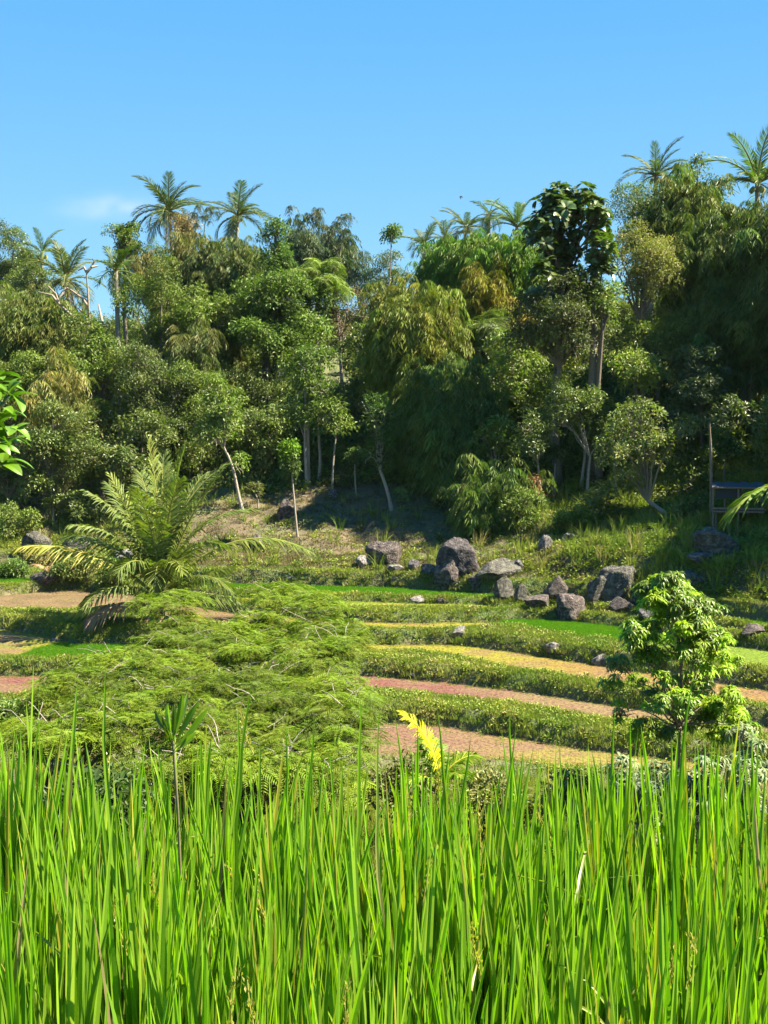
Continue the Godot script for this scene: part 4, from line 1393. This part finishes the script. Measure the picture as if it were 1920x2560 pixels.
# the young coconut palm that stands on the terraces, its fronds set one by one
func young_palm() -> void:
	var base := ground_at(388, 1556, 24.0)
	var d := -base.z
	var o := thing("young_coconut_palm", "young stemless coconut palm with long fronds spreading over the terraces, left of centre", "palm", base)
	var m := d / LENS
	var heart := at(402, 1492, d) - base
	var deep := Color(0.12, 0.165, 0.04)
	var fresh := Color(0.17, 0.215, 0.045)
	var gold := Color(0.38, 0.33, 0.05)
	var dry := Color(0.3, 0.21, 0.13)
	var rib := Color(0.26, 0.27, 0.07)
	var s := Shape.new()
	s.tube(PackedVector3Array([Vector3(0, -0.3, 0), heart * 0.3, heart * 0.7, heart + Vector3(0, 0.25, 0)]), PackedFloat32Array([0.3, 0.24, 0.2, 0.1]), 9, Color(0.16, 0.12, 0.07))
	part("trunk", s.mesh(), M.bark, o)
	# yaw, rise, bend (degrees), length in pixels, leaflet (m), colour, droop, lower start in pixels
	var k := 0
	for q in [
		[160, 91, 12, 398, 0.62, fresh, 0.45, 0], [25, 85, 12, 390, 0.62, fresh, 0.45, 0], [30, 86, 58, 395, 0.7, deep, 0.5, 0], [-8, 73, 24, 362, 0.68, fresh, 0.5, 0],
		[12, 76, 78, 345, 0.68, deep, 0.6, 0], [168, 72, 12, 330, 0.75, fresh, 0.55, 0], [196, 46, 52, 370, 0.8, gold.lerp(fresh, 0.6), 0.8, 8], [176, 12, 42, 262, 0.55, gold, 0.95, 34],
		[-84, 82, 175, 225, 0.6, deep, 0.9, 0], [-14, 34, 18, 205, 0.6, fresh, 0.9, 10], [8, 52, 84, 430, 0.62, fresh, 0.85, 0], [-25, 8, 40, 140, 0.4, gold, 0.9, 36],
		[205, -30, 30, 120, 0.45, dry, 0.9, 30], [-55, -42, 20, 125, 0.45, dry, 0.9, 30], [150, 76, 20, 150, 0.28, fresh, 0.3, 0], [118, 78, 40, 360, 0.7, deep, 0.5, 0],
		[62, 78, 44, 360, 0.7, deep, 0.5, 0], [205, 70, 66, 300, 0.7, deep, 0.7, 0], [-40, 66, 76, 290, 0.7, deep, 0.75, 0], [95, 84, 24, 375, 0.7, deep, 0.4, 0],
		[-112, 72, 110, 230, 0.65, deep, 0.8, 0], [-62, 70, 110, 240, 0.65, fresh, 0.8, 0], [225, 40, 80, 230, 0.62, deep, 0.95, 14], [172, 58, 62, 300, 0.7, deep, 0.8, 0],
		[-150, 20, 60, 190, 0.6, dry, 0.95, 26], [20, 20, 60, 230, 0.6, deep, 0.95, 18], [-30, 46, 90, 260, 0.62, deep, 0.9, 6], [140, 66, 30, 350, 0.7, deep, 0.5, 0],
		[-100, 82, 50, 330, 0.7, fresh, 0.6, 0], [-60, 82, 45, 350, 0.7, deep, 0.6, 0], [190, 78, 50, 330, 0.72, deep, 0.8, 0],
	]:
		var mesh := frond(q[3] * m, deg_to_rad(q[1]), deg_to_rad(q[2]), q[4] * 1.45, 60, q[6] * 1.1, 500 + k, q[5], rib if q[5] != dry else Color(0.3, 0.2, 0.12), 0.2, 0.06, 0.16)
		var w := part("frond", mesh, M.palm if q[5] != dry else M.dry, o)
		w.position = heart - Vector3(0, q[7] * m, 0)
		w.rotation.y = deg_to_rad(q[0])
		if q[5] == gold:
			w.set_meta("label", "yellowed frond")
		elif q[5] == dry:
			w.set_meta("label", "dead brown frond")
		k += 1


# the feathery leaved tree whose flat crown spreads out below the viewer
func feathery_tree() -> void:
	var r := dice(300)
	var base := Vector3(at(520, 1800, 14.5).x, 0, -14.5)
	base.y = height(base.x, 14.5)
	var o := thing("feathery_tree", "spreading feathery leaved tree with pale twigs, seen from above in front of the young palm", "tree", base)
	var lobes := []
	for q in [[430, 1512, 95], [690, 1488, 115], [790, 1520, 80], [640, 1560, 70], [850, 1590, 85], [560, 1625, 115], [410, 1622, 115], [290, 1668, 115], [750, 1650, 130], [140, 1745, 105], [255, 1765, 120], [430, 1725, 130],
			[600, 1725, 140], [780, 1745, 140], [860, 1725, 80], [60, 1845, 95], [175, 1850, 105], [330, 1840, 120], [500, 1850, 130], [680, 1850, 130], [850, 1850, 120], [600, 1925, 120], [790, 1940, 120]]:
		var d: float = 3.0 * LENS / (q[1] - 1079.0) * r.randf_range(0.97, 1.03)
		var p := at(q[0], q[1], d) - base
		var rx: float = q[2] * d / LENS * r.randf_range(0.85, 1.1)
		lobes.append([p, Vector3(rx, r.randf_range(0.14, 0.3), rx * 0.8), r.randf_range(0.75, 1.3)])
	for i in 95:
		var u := r.randf_range(40, 880)
		var v := r.randf_range(1560, 1960)
		if u + (v - 1560.0) * 0.0 < lerpf(330.0, 30.0, clampf((v - 1560.0) / 260.0, 0.0, 1.0)) or (u < 330.0 and v > 1890.0) or (u > 930.0 and v > 1860.0):
			continue
		var d := 3.0 * LENS / (v - 1079.0) * r.randf_range(0.96, 1.04)
		var rx := r.randf_range(55, 105) * d / LENS
		lobes.append([at(u, v, d) - base, Vector3(rx, r.randf_range(0.1, 0.24), rx * 0.8), r.randf_range(0.7, 1.35)])
	var s := Shape.new()
	var bark := Color(0.2, 0.175, 0.14)
	var fork := Vector3(0.0, 0.8, 0.0)
	s.tube(PackedVector3Array([Vector3(0.05, -0.3, 0), Vector3(0.02, 0.3, 0), fork]), PackedFloat32Array([0.2, 0.15, 0.12]), 9, bark)
	var hubs := []
	for k in 6:
		var h := Vector3(cos(k * 1.05) * 1.9 - 0.6, r.randf_range(1.5, 1.9), sin(k * 1.05) * 2.3)
		h.y -= 0.35
		hubs.append(h)
		s.tube(bent(fork, h, 5, 0.12, r), taper(5, 0.085, 0.045), 7, bark)
	for lobe in lobes:
		var to: Vector3 = lobe[0]
		var near: Vector3 = hubs[0]
		for h in hubs:
			if h.distance_to(to) < near.distance_to(to):
				near = h
		s.tube(bent(near, to - Vector3(0, 0.1, 0), 6, 0.14, r, 0.12), taper(6, 0.042, 0.014), 5, bark)
	part("trunk", s.mesh(), M.bark, o)
	var t := Shape.new()
	for lobe in lobes:
		for i in 6:
			var a := r.randf() * TAU
			var c: Vector3 = lobe[0]
			var rad: Vector3 = lobe[1]
			var from := c + Vector3(r.randf_range(-0.4, 0.4), r.randf_range(-0.1, 0.12), r.randf_range(-0.4, 0.4)) * Vector3(rad.x, 1, rad.z)
			var to := from + Vector3(cos(a) * rad.x, r.randf_range(0.0, 0.28), sin(a) * rad.z) * r.randf_range(0.5, 1.0)
			t.tube(bent(from, to, 4, 0.05, r), taper(4, 0.0068, 0.003), 4, Color(0.36, 0.33, 0.27) * r.randf_range(0.5, 1.15))
	var tw := part("twigs", t.mesh(), M.bark, o)
	tw.set_meta("kind", "stuff")
	crown(o, lobes, "feather", M.grass, Color(0.112, 0.172, 0.005), 24.0, 0.55, r, 0.4)


func rice_blade(s: Shape, base: Vector3, lean: Vector3, length: float, width: float, arch: float, col: Color, face_: float) -> void:
	var pts := PackedVector3Array()
	var w := PackedFloat32Array()
	var n := 7
	for i in n + 1:
		var f := float(i) / n
		pts.append(base + Vector3.UP * length * (f - arch * 0.35 * f * f * f) + lean * length * (f * 0.6 + arch * f * f * f))
		w.append(width * (0.55 + 0.6 * minf(f * 2.5, 1.0)) * pow(1.0 - f, 0.62) if i < n else 0.0)
	s.strip(pts, w, Vector3(cos(face_), 0.15, sin(face_)).normalized(), 0.2, col * 0.96, col)


func rice_color(r: RandomNumberGenerator) -> Color:
	var k := r.randf_range(0.7, 1.2)
	if r.randf() < 0.06:
		return Color(0.34, 0.33, 0.05) * k
	if r.randf() < 0.02:
		return Color(0.35, 0.28, 0.14) * k
	return Color(0.135, 0.3, 0.016).lerp(Color(0.31, 0.44, 0.045), r.randf() * r.randf_range(0.4, 1.0)) * k


func panicle(s: Shape, at_: Vector3, out: Vector3, length: float, r: RandomNumberGenerator) -> void:
	var col := Color(0.36, 0.33, 0.07)
	var pts := bent(at_, at_ + Vector3.UP * length * 0.75 + out * length * 0.5, 6, 0.01, r)
	s.tube(pts, taper(6, 0.0022, 0.001), 4, col)
	for i in 46:
		var f := r.randf_range(0.1, 1.0) * 5.9
		var p := pts[int(f)].lerp(pts[int(f) + 1], f - int(f)) + sphere_dir(r) * 0.007
		s.leaf(p, (Vector3.UP + out * 0.6 + sphere_dir(r) * 0.5).normalized(), sphere_dir(r), 0.011, 0.0045, 0.3, 0.0, col * r.randf_range(0.8, 1.2))


func rice() -> void:
	var r := dice(400)
	var s := Shape.new()
	var gx := 0.165
	var rows := 14
	for j in rows + 1:
		var d := 0.9 + j * 0.155
		var half := 0.4 * d + 0.95
		var n := int(2.0 * half / gx)
		for i in n:
			var hx := -half + 2.0 * half * (i + 0.5) / n + r.randf_range(-0.05, 0.05)
			var hd := d + r.randf_range(-0.06, 0.06)
			if r.randf() < 0.03 + 0.25 * clampf(lump.get_noise_2d(hx * 22.0, hd * 22.0), 0.0, 1.0):
				continue
			var vigour := r.randf_range(0.82, 1.06) * 0.95 * (1.0 + 0.2 * lump.get_noise_2d(hx * 14.0 + 40.0, hd * 14.0))
			for k in r.randi_range(9, 13):
				var a := r.randf() * TAU
				var foot := Vector3(hx + cos(a) * 0.035, 0.0, -hd + sin(a) * 0.035)
				var lean := Vector3(cos(a), 0, sin(a)) * r.randf_range(0.02, 0.16) + Vector3(0.02, 0, 0)
				var stem_h := r.randf_range(0.35, 0.5) * vigour
				var neck := foot + Vector3.UP * stem_h + lean * stem_h
				s.tube(PackedVector3Array([foot, neck]), PackedFloat32Array([0.0035, 0.0028]), 4, Color(0.13, 0.2, 0.03))
				for q in r.randi_range(3, 4):
					var b := a + r.randf_range(-1.3, 1.3)
					var f := r.randf_range(0.45, 1.0)
					var out := Vector3(cos(b), 0, sin(b)) * r.randf_range(0.03, 0.26) + lean * 0.5
					var len := r.randf_range(0.38, 0.56) * vigour
					if r.randf() < 0.035:      # a bent or broken leaf
						rice_blade(s, foot.lerp(neck, f), out * 2.2, len * 0.85, 0.012, r.randf_range(0.9, 1.5), rice_color(r).lerp(Color(0.32, 0.26, 0.12), r.randf() * 0.8), r.randf() * TAU)
						continue
					rice_blade(s, foot.lerp(neck, f), out, len, r.randf_range(0.013, 0.022), r.randf_range(0.0, 0.3) * r.randf(), rice_color(r), r.randf() * TAU)
			if r.randf() < 0.22:
				panicle(s, Vector3(hx, r.randf_range(0.55, 0.8), -hd), Vector3(r.randf_range(-1, 1), 0, r.randf_range(-1, 1)) * 0.5, 0.17, r)
	var o := part("rice_crop", s.mesh(), M.rice, self)
	o.set_meta("kind", "stuff")
	o.set_meta("label", "dense stand of green rice across the foreground")
	# plants that stand above the rest
	var tips := [[262, 1655], [110, 1880], [8, 1862], [592, 1752], [632, 1688], [712, 1806], [786, 1782], [898, 1712], [952, 1752], [982, 1778], [1046, 1802], [1093, 1762], [1271, 1752], [1294, 1806], [1402, 1832], [1541, 1756], [1572, 1786], [1730, 1690], [1846, 1812], [1905, 1800], [1180, 1840], [500, 1850], [350, 1850]]
	tips.sort_custom(func(a, b): return a[0] < b[0])
	var nth := ["first", "second", "third", "fourth", "fifth", "sixth", "seventh", "eighth", "ninth", "tenth", "eleventh", "twelfth", "thirteenth", "fourteenth", "fifteenth", "sixteenth", "seventeenth", "eighteenth", "nineteenth", "twentieth", "twenty first", "twenty second", "last"]
	for k in tips.size():
		var q: Array = tips[k]
		var d := r.randf_range(2.35, 2.95)
		var tip := at(q[0], q[1], d)
		var foot := Vector3(tip.x + r.randf_range(-0.08, 0.08), height(tip.x, d), -d + r.randf_range(-0.05, 0.05))
		var p := thing("tall_rice_plant", "tall rice plant standing clear above the crop, %s from the left of its kind" % nth[k], "rice plant", foot, "tall rice plants standing above the crop")
		var top := tip - foot
		var neck := Vector3(top.x * 0.3, top.y * 0.42, top.z * 0.3)
		var st := Shape.new()
		st.tube(PackedVector3Array([Vector3(0, -0.02, 0), neck]), PackedFloat32Array([0.004, 0.003]), 5, Color(0.13, 0.2, 0.03))
		part("stem", st.mesh(), M.stem, p)
		var lead := Shape.new()
		var pts := PackedVector3Array()
		var w := PackedFloat32Array()
		var wide := r.randf_range(0.012, 0.017)
		for i in 9:
			var f := i / 8.0
			pts.append(neck.lerp(top, f) + Vector3(r.randf_range(-0.004, 0.004), 0, 0) + Vector3(sin(PI * f) * 0.02 * (1 if k % 2 else -1), 0, 0))
			w.append(wide * pow(1.0 - f, 0.6) * (0.6 + minf(f * 2.0, 0.45)))
		lead.strip(pts, w, Vector3(r.randf_range(-0.8, 0.8), 0, 1).normalized(), 0.2, rice_color(r), Color(0.14, 0.28, 0.014))
		part("leaf", lead.mesh(), M.rice, p)
		for i in 3:
			var side := Shape.new()
			var b := r.randf() * TAU
			rice_blade(side, neck * r.randf_range(0.6, 0.95), Vector3(cos(b), 0, sin(b)) * r.randf_range(0.08, 0.3), r.randf_range(0.4, 0.52), 0.013, 0.25, rice_color(r), r.randf() * TAU)
			part("leaf", side.mesh(), M.rice, p)


func near_plants() -> void:
	var r := dice(500)
	# bright drooping-leaved young tree on the right
	var d := 14.0
	var m := d / LENS
	var base := Vector3(at(1702, 1800, d).x, 0, -d)
	base.y = height(base.x, d)
	var o := thing("young_tree", "young tree with drooping bright yellow green and dark leaves, right of the paddies", "tree", base)
	var lobes := []
	var sunlit_flush := []
	# outline of the crown: height in the picture, left and right edge
	var edge := [[1440, 1650, 1690], [1480, 1595, 1760], [1530, 1595, 1815], [1590, 1550, 1825], [1640, 1550, 1855], [1700, 1500, 1860], [1775, 1490, 1870], [1810, 1550, 1885], [1850, 1590, 1870]]
	for i in 125:
		var v := r.randf_range(1446, 1845)
		var e := 0
		while e < edge.size() - 2 and edge[e + 1][0] < v:
			e += 1
		var f: float = (v - edge[e][0]) / (edge[e + 1][0] - edge[e][0])
		var a := lerpf(edge[e][1], edge[e + 1][1], f)
		var b := lerpf(edge[e][2], edge[e + 1][2], f)
		var side := r.randf()
		var u := lerpf(a + 12.0, b - 12.0, side)
		var p := at(u, v, d + r.randf_range(-1.0, 1.0) * 0.42 * (b - a) * m) - base
		var k := r.randf_range(14, 31)
		# young growth and sunlight put into one brighter tint, mostly on the right
		(sunlit_flush if r.randf() < 0.3 + 0.35 * side else lobes).append([p, Vector3(k, k * 0.8, k) * m, r.randf_range(0.7, 1.3)])
	var s := Shape.new()
	wood(s, Vector3.ZERO, at(1704, 1640, d) - base, (lobes + sunlit_flush).slice(0, 60), 0.03, Color(0.22, 0.18, 0.13), r)
	part("trunk", s.mesh(), M.bark, o)
	crown(o, lobes, "whorl", M.leaf_gloss, Color(0.14, 0.23, 0.022), 95.0, 0.6, r, 0.3)
	crown(o, sunlit_flush, "whorl", M.leaf, Color(0.23, 0.36, 0.014), 95.0, 0.6, r, 0.3)

	# grey green shrubs behind the rice on the right
	for q in [["grey green shrub with pale shiny leaves behind the rice, nearest the young tree", 1600, 1890, 2150, 230, 10.0, 511], ["tall pale leaved shrub behind the rice at the photo's right edge", 1860, 1800, 2080, 190, 10.6, 512], ["pale leaved shrub between the two others behind the rice at right", 1745, 1880, 2140, 170, 9.4, 513]]:
		tree("shrub", q[0], q[1], q[2], q[3], q[4], q[5], ["whorl", M.leaf, Color(0.2, 0.26, 0.12), 60.0, 0.6], q[6], {"lobes": 14, "share": 0.36, "open": true, "category": "shrub", "thick": 0.03, "group": "shrubs behind the rice"})
	# weedy shrubs on the slope below the rice
	for q in [["straw coloured weedy shrub below the lowest paddy, behind the rice tips", 1270, 1930, 2120, 260, 15.0, Color(0.19, 0.2, 0.06), 514], ["low olive weeds at the lowest paddy's right end", 1450, 1935, 2100, 160, 14.0, Color(0.14, 0.18, 0.05), 515], ["pale green weedy shrub at the far left below the bund", 30, 1760, 1880, 130, 17.0, Color(0.15, 0.22, 0.05), 516], ["weedy shrub tinted dark to stand for shade, at left behind the rice", 230, 1960, 2150, 300, 8.5, Color(0.05, 0.09, 0.02), 517], ["dry twiggy weeds right of the feathery tree behind the rice", 1010, 1900, 2080, 200, 14.0, Color(0.15, 0.15, 0.06), 518]]:  # the dark one at left has shade put into its leaf tint
		tree("shrub", q[0], q[1], q[2], q[3], q[4], q[5], ["fine", M.leaf, q[6], 10.0, 0.7], q[7], {"lobes": 12, "share": 0.36, "open": true, "category": "shrub", "thick": 0.03, "group": "shrubs behind the rice"})
	# sunlit shrubs left of the young palm
	for q in [["sunlit yellow green shrub on the mound left of the young palm", 215, 1385, 1462, 130, Color(0.16, 0.19, 0.04), 521], ["leafy shrub on the mound, touching the heap of earth", 155, 1400, 1458, 80, Color(0.1, 0.15, 0.03), 522], ["straw coloured shrub at the left end of the mound", 105, 1372, 1420, 80, Color(0.2, 0.18, 0.06), 523], ["green shrub at the mound's right end under the long left frond", 285, 1400, 1470, 90, Color(0.11, 0.17, 0.03), 524], ["grass green shrub at the photo's left edge beside the narrow paddy", 18, 1400, 1452, 90, Color(0.1, 0.17, 0.03), 525]]:
		var p := ground_at(q[1], q[3], 24.0)
		tree("shrub", q[0], q[1], q[2], q[3], q[4], -p.z, ["fine", M.leaf, q[5], 5.0, 0.8], q[6], {"lobes": 10, "share": 0.42, "open": true, "category": "shrub", "thick": 0.03, "group": "shrubs on the sunlit mound"})

	# large glossy leaves that reach in from the left: a tree that stands just outside the picture
	d = 6.9
	m = d / LENS
	base = Vector3(-3.25, height(-3.25, d), -d)
	o = thing("glossy_tree", "near tree at the left edge with large shiny oval leaves", "tree", base)
	var gl := []
	for k in 5:
		var leaf := Shape.new()
		var L := r.randf_range(0.15, 0.2)
		var pts := PackedVector3Array()
		var w := PackedFloat32Array()
		for i in 9:
			var f := i / 8.0
			pts.append(Vector3(f * L, 0.02 * sin(PI * f) - 0.03 * f * f, 0))
			w.append(L * 0.46 * pow(sin(PI * clampf(f * 0.97 + 0.015, 0, 1)), 0.75) if i < 8 else 0.0)
		leaf.strip(pts, w, Vector3.UP, 0.1, Color(0.11, 0.21, 0.012) * [1.0, 0.7, 1.25, 0.55, 0.9][k], Color(0.1, 0.2, 0.012))
		gl.append(leaf.mesh())
	s = Shape.new()
	var ends := []
	for q in [[20, 950], [45, 985], [30, 1020], [10, 1050], [48, 1075], [40, 1105], [15, 1130], [30, 1160], [-20, 960], [-30, 1010], [-40, 1070], [-35, 1125], [-90, 940], [-100, 1020], [-110, 1100], [-170, 960], [-180, 1060], [-160, 1140], [-60, 1170], [5, 985], [0, 1095]]:
		ends.append(at(q[0] - 22, q[1], d + r.randf_range(-0.3, 0.3)) - base)
	var fork := Vector3(0.05, 2.6, 0)
	s.tube(bent(Vector3(0, -0.3, 0), fork, 6, 0.08, r), taper(6, 0.09, 0.05), 8, BARK_MID)
	for e in ends:
		s.tube(bent(fork, e, 5, 0.08, r), taper(5, 0.022, 0.005), 5, Color(0.17, 0.17, 0.08))
		for k in 6:
			var lf := part("leaf", gl[r.randi() % 5], M.leaf_gloss, o)
			var a := k * 2.4 + r.randf()
			lf.transform = Transform3D(Basis(Vector3.UP, a) * Basis(Vector3(0, 0, 1), r.randf_range(-0.5, 0.9)) * Basis(Vector3(1, 0, 0), r.randf_range(-0.5, 0.5)) * Basis.from_scale(Vector3.ONE * r.randf_range(0.75, 1.1)), e + Vector3(0, -0.012 * k + 0.02, 0))
	part("trunk", s.mesh(), M.bark, o)

	# palm outside the right edge, one frond of which hangs into the picture
	d = 9.0
	m = d / LENS
	base = Vector3(at(2210, 1300, d).x, 0, -d)
	base.y = height(base.x, d)
	o = thing("small_palm", "palm at the right edge with one shiny frond hanging into view", "palm", base)
	var heart := at(2210, 1290, d) - base
	s = Shape.new()
	s.tube(PackedVector3Array([Vector3(0, -0.3, 0), heart * 0.5, heart]), PackedFloat32Array([0.14, 0.1, 0.09]), 9, Color(0.24, 0.2, 0.15))
	part("trunk", s.mesh(), M.bark, o)
	var k := 0
	for q in [[180, 40, 95, 1.45], [200, 75, 60, 1.1], [100, 60, 60, 1.5], [40, 55, 80, 1.5], [-30, 50, 80, 1.5], [-80, 60, 70, 1.3], [70, 20, 70, 1.4], [0, 20, 70, 1.4]]:
		var w := part("frond", frond(q[3], deg_to_rad(q[1]), deg_to_rad(q[2]), 0.36, 26, 0.75, 540 + k, Color(0.13, 0.2, 0.03), Color(0.3, 0.32, 0.05), 0.15, 0.034, 0.2), M.palm, o)
		w.position = heart
		w.rotation.y = deg_to_rad(q[0])
		k += 1

	# the small palm with a yellow frond below the red paddy
	d = 13.0
	m = d / LENS
	base = Vector3(at(1095, 1900, d).x, 0, -d)
	base.y = height(base.x, d)
	o = thing("small_palm", "small palm with a bright yellow frond beside the lowest paddy", "palm", base)
	heart = at(1098, 1960, d) - base
	s = Shape.new()
	s.tube(PackedVector3Array([Vector3(0, -0.2, 0), heart]), PackedFloat32Array([0.05, 0.03]), 8, Color(0.12, 0.1, 0.06))
	part("trunk", s.mesh(), M.bark, o)
	k = 0
	for q in [[160, 84, 55, 210, Color(0.4, 0.4, 0.012)], [20, 60, 60, 120, Color(0.2, 0.3, 0.02)], [-60, 50, 60, 120, Color(0.15, 0.24, 0.02)], [110, 70, 50, 130, Color(0.12, 0.2, 0.02)], [220, 40, 60, 110, Color(0.15, 0.24, 0.02)]]:
		var w := part("frond", frond(q[3] * m, deg_to_rad(q[1]), deg_to_rad(q[2]), 0.36, 40, 0.7, 560 + k, q[4], Color(0.45, 0.42, 0.05), 0.25, 0.026, 0.16), M.palm, o)
		w.position = heart
		w.rotation.y = deg_to_rad(q[0])
		k += 1

	# the leafy weed that stands up out of the rice on the left
	d = 2.5
	base = Vector3(at(440, 1900, d).x, 0, -d)
	base.y = height(base.x, d)
	o = thing("weed", "leafy weed on a dark stem rising above the rice, left of centre", "weed", base)
	s = Shape.new()
	var top := at(432, 1852, d) - base
	s.tube(bent(Vector3.ZERO, top, 6, 0.01, r), taper(6, 0.0045, 0.003), 6, Color(0.11, 0.1, 0.05))
	part("stem", s.mesh(), M.stem, o)
	for q in [[387, 1772, 1842, 0.5], [404, 1790, 1850, 0.45], [420, 1758, 1848, 1.6], [432, 1762, 1850, 0.6], [442, 1768, 1852, 0.7], [456, 1732, 1845, 1.1], [470, 1728, 1850, 1.2], [497, 1750, 1862, 1.1], [520, 1770, 1868, 1.2], [498, 1812, 1872, 0.8], [492, 1828, 1880, 1.0], [408, 1812, 1862, 0.5]]:  # last figure scales the leaf tint; low ones paint leaves in shadow
		var lf := Shape.new()
		var a := at(432 + (q[0] - 432) * 0.08, q[2], d) - base
		var b := at(q[0], q[1], d + r.randf_range(-0.05, 0.05)) - base
		var pts := bent(a, b, 7, 0.004, r)
		lf.strip(pts, PackedFloat32Array([0.002, 0.003, 0.006, 0.011, 0.014, 0.014, 0.009, 0.0]), Vector3(r.randf_range(-0.6, 0.6), 0.2, 1).normalized(), 0.15, Color(0.13, 0.21, 0.03) * q[3], Color(0.15, 0.24, 0.025) * q[3])
		part("leaf", lf.mesh(), M.rice, o)


func small_things() -> void:
	# wooden shelter in the shade at the right
	var d := 35.0
	var base := Vector3(at(1845, 1305, d).x, 0, -d)
	base.y = height(base.x, d)
	var o := thing("wooden_shelter", "small wooden shelter with posts, rails and a blue grey sheet in the shade at right", "shelter", base)
	var wood_col := Color(0.22, 0.18, 0.13)
	var i := 0
	for q in [[1783, 1312, 1220], [1812, 1300, 1226], [1846, 1308, 1222], [1905, 1312, 1218], [1790, 1306, 1280]]:
		var s := Shape.new()
		var a := at(q[0], q[1], d + 0.5 * (i % 2)) - base
		s.tube(PackedVector3Array([a - Vector3(0, 0.3, 0), at(q[0], q[2], d + 0.5 * (i % 2)) - base]), PackedFloat32Array([0.035, 0.03]), 7, wood_col, true)
		part("post", s.mesh(), M.bark, o)
		i += 1
	for q in [[1780, 1910, 1271], [1780, 1910, 1279], [1780, 1912, 1219]]:
		var s := Shape.new()
		s.tube(PackedVector3Array([at(q[0], q[2], d - 0.06) - base, at(q[1], q[2] + 2, d - 0.06) - base]), PackedFloat32Array([0.028, 0.026]), 6, wood_col * 1.3, true)
		part("rail", s.mesh(), M.bark, o)
	for k in 7:
		var s := Shape.new()
		var mid := at(1846, 1276, d + 0.1 + 0.13 * k) - base
		s.box(mid, Vector3(1.7, 0.03, 0.115), Basis(), wood_col * (0.8 + 0.08 * (k % 4)))
		part("plank", s.mesh(), M.bark, o)
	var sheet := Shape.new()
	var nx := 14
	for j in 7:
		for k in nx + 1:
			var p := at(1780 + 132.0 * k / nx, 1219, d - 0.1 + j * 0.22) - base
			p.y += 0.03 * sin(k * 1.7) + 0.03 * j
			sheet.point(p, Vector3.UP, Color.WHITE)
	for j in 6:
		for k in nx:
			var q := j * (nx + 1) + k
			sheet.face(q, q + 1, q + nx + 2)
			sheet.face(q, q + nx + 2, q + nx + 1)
	part("roof_sheet", sheet.mesh(), M.shaded_tarp, o)
	var cloth := Shape.new()
	for j in 5:
		for k in nx + 1:
			var p := at(1788 + 66.0 * k / nx, 1222 + 24.0 * j / 4.0, d + 0.3) - base
			p.z += 0.05 * sin(k * 1.3 + j)
			cloth.point(p, Vector3.BACK, Color.WHITE)
	for j in 4:
		for k in nx:
			var q := j * (nx + 1) + k
			cloth.face(q + nx + 1, q + nx + 2, q + 1)
			cloth.face(q + nx + 1, q + 1, q)
	part("hanging_cloth", cloth.mesh(), M.shaded_tarp, o)

	# heap of earth and dry leaves on the left
	var r := dice(600)
	var p := ground_at(112, 1468, 24.0)
	o = thing("earth_heap", "brown heap of earth and dry leaves between the muddy paddies at left", "heap", p)
	var m := -p.z / LENS
	var mound := part("mound", boulder_mesh(601, 3), M.rock_brown, o)
	mound.basis = Basis.from_scale(Vector3(38, 20, 30) * m)
	mound.position = Vector3(0, 12 * m, -20 * m)
	for k in 3:
		var w := part("dry_frond", frond(0.9, 0.7, 1.3, 0.25, 26, 0.9, 610 + k, Color(0.3, 0.2, 0.1), Color(0.28, 0.2, 0.1), 0.1, 0.03), M.dry, o)
		w.position = Vector3(0.1 * k - 0.1, 32 * m, -20 * m)
		w.rotation.y = [0.4, 2.7, -1.4][k]

	# stake on the left bank
	var st := ground_at(102, 1346, 30.0)
	o = thing("wooden_stake", "pale wooden stake standing on the left bank before the dark rocks", "stake", st)
	var s := Shape.new()
	s.tube(PackedVector3Array([Vector3(0, -0.2, 0), at(99, 1322, -st.z) - st]), PackedFloat32Array([0.025, 0.02]), 6, Color(0.45, 0.4, 0.3), true)
	part("pole", s.mesh(), M.bark, o)

	# a bird over the trees
	o = thing("bird", "tiny dark bird in the sky left of the areca palm", "bird", at(1152, 494, 80))
	s = Shape.new()
	s.tube(PackedVector3Array([Vector3(-0.01, -0.13, 0), Vector3(0, -0.06, 0), Vector3(0.0, 0.02, 0), Vector3(0.0, 0.08, 0), Vector3(0.01, 0.12, 0), Vector3(0.01, 0.15, 0)]), PackedFloat32Array([0.006, 0.03, 0.045, 0.028, 0.026, 0.004]), 8, Color(0.03, 0.03, 0.035))
	part("body", s.mesh(), M.stem, o)
	for sg in [-1.0, 1.0]:
		s = Shape.new()
		s.strip(PackedVector3Array([Vector3(0, 0.03, 0), Vector3(0.06 * sg, 0.05, 0.08), Vector3(0.1 * sg, -0.02, 0.16), Vector3(0.11 * sg, -0.1, 0.2)]), PackedFloat32Array([0.09, 0.1, 0.07, 0.0]), Vector3(0.3, 0, 1).normalized(), 0.05, Color(0.03, 0.03, 0.035), Color(0.03, 0.03, 0.035))
		part("wing", s.mesh(), M.dry, o)
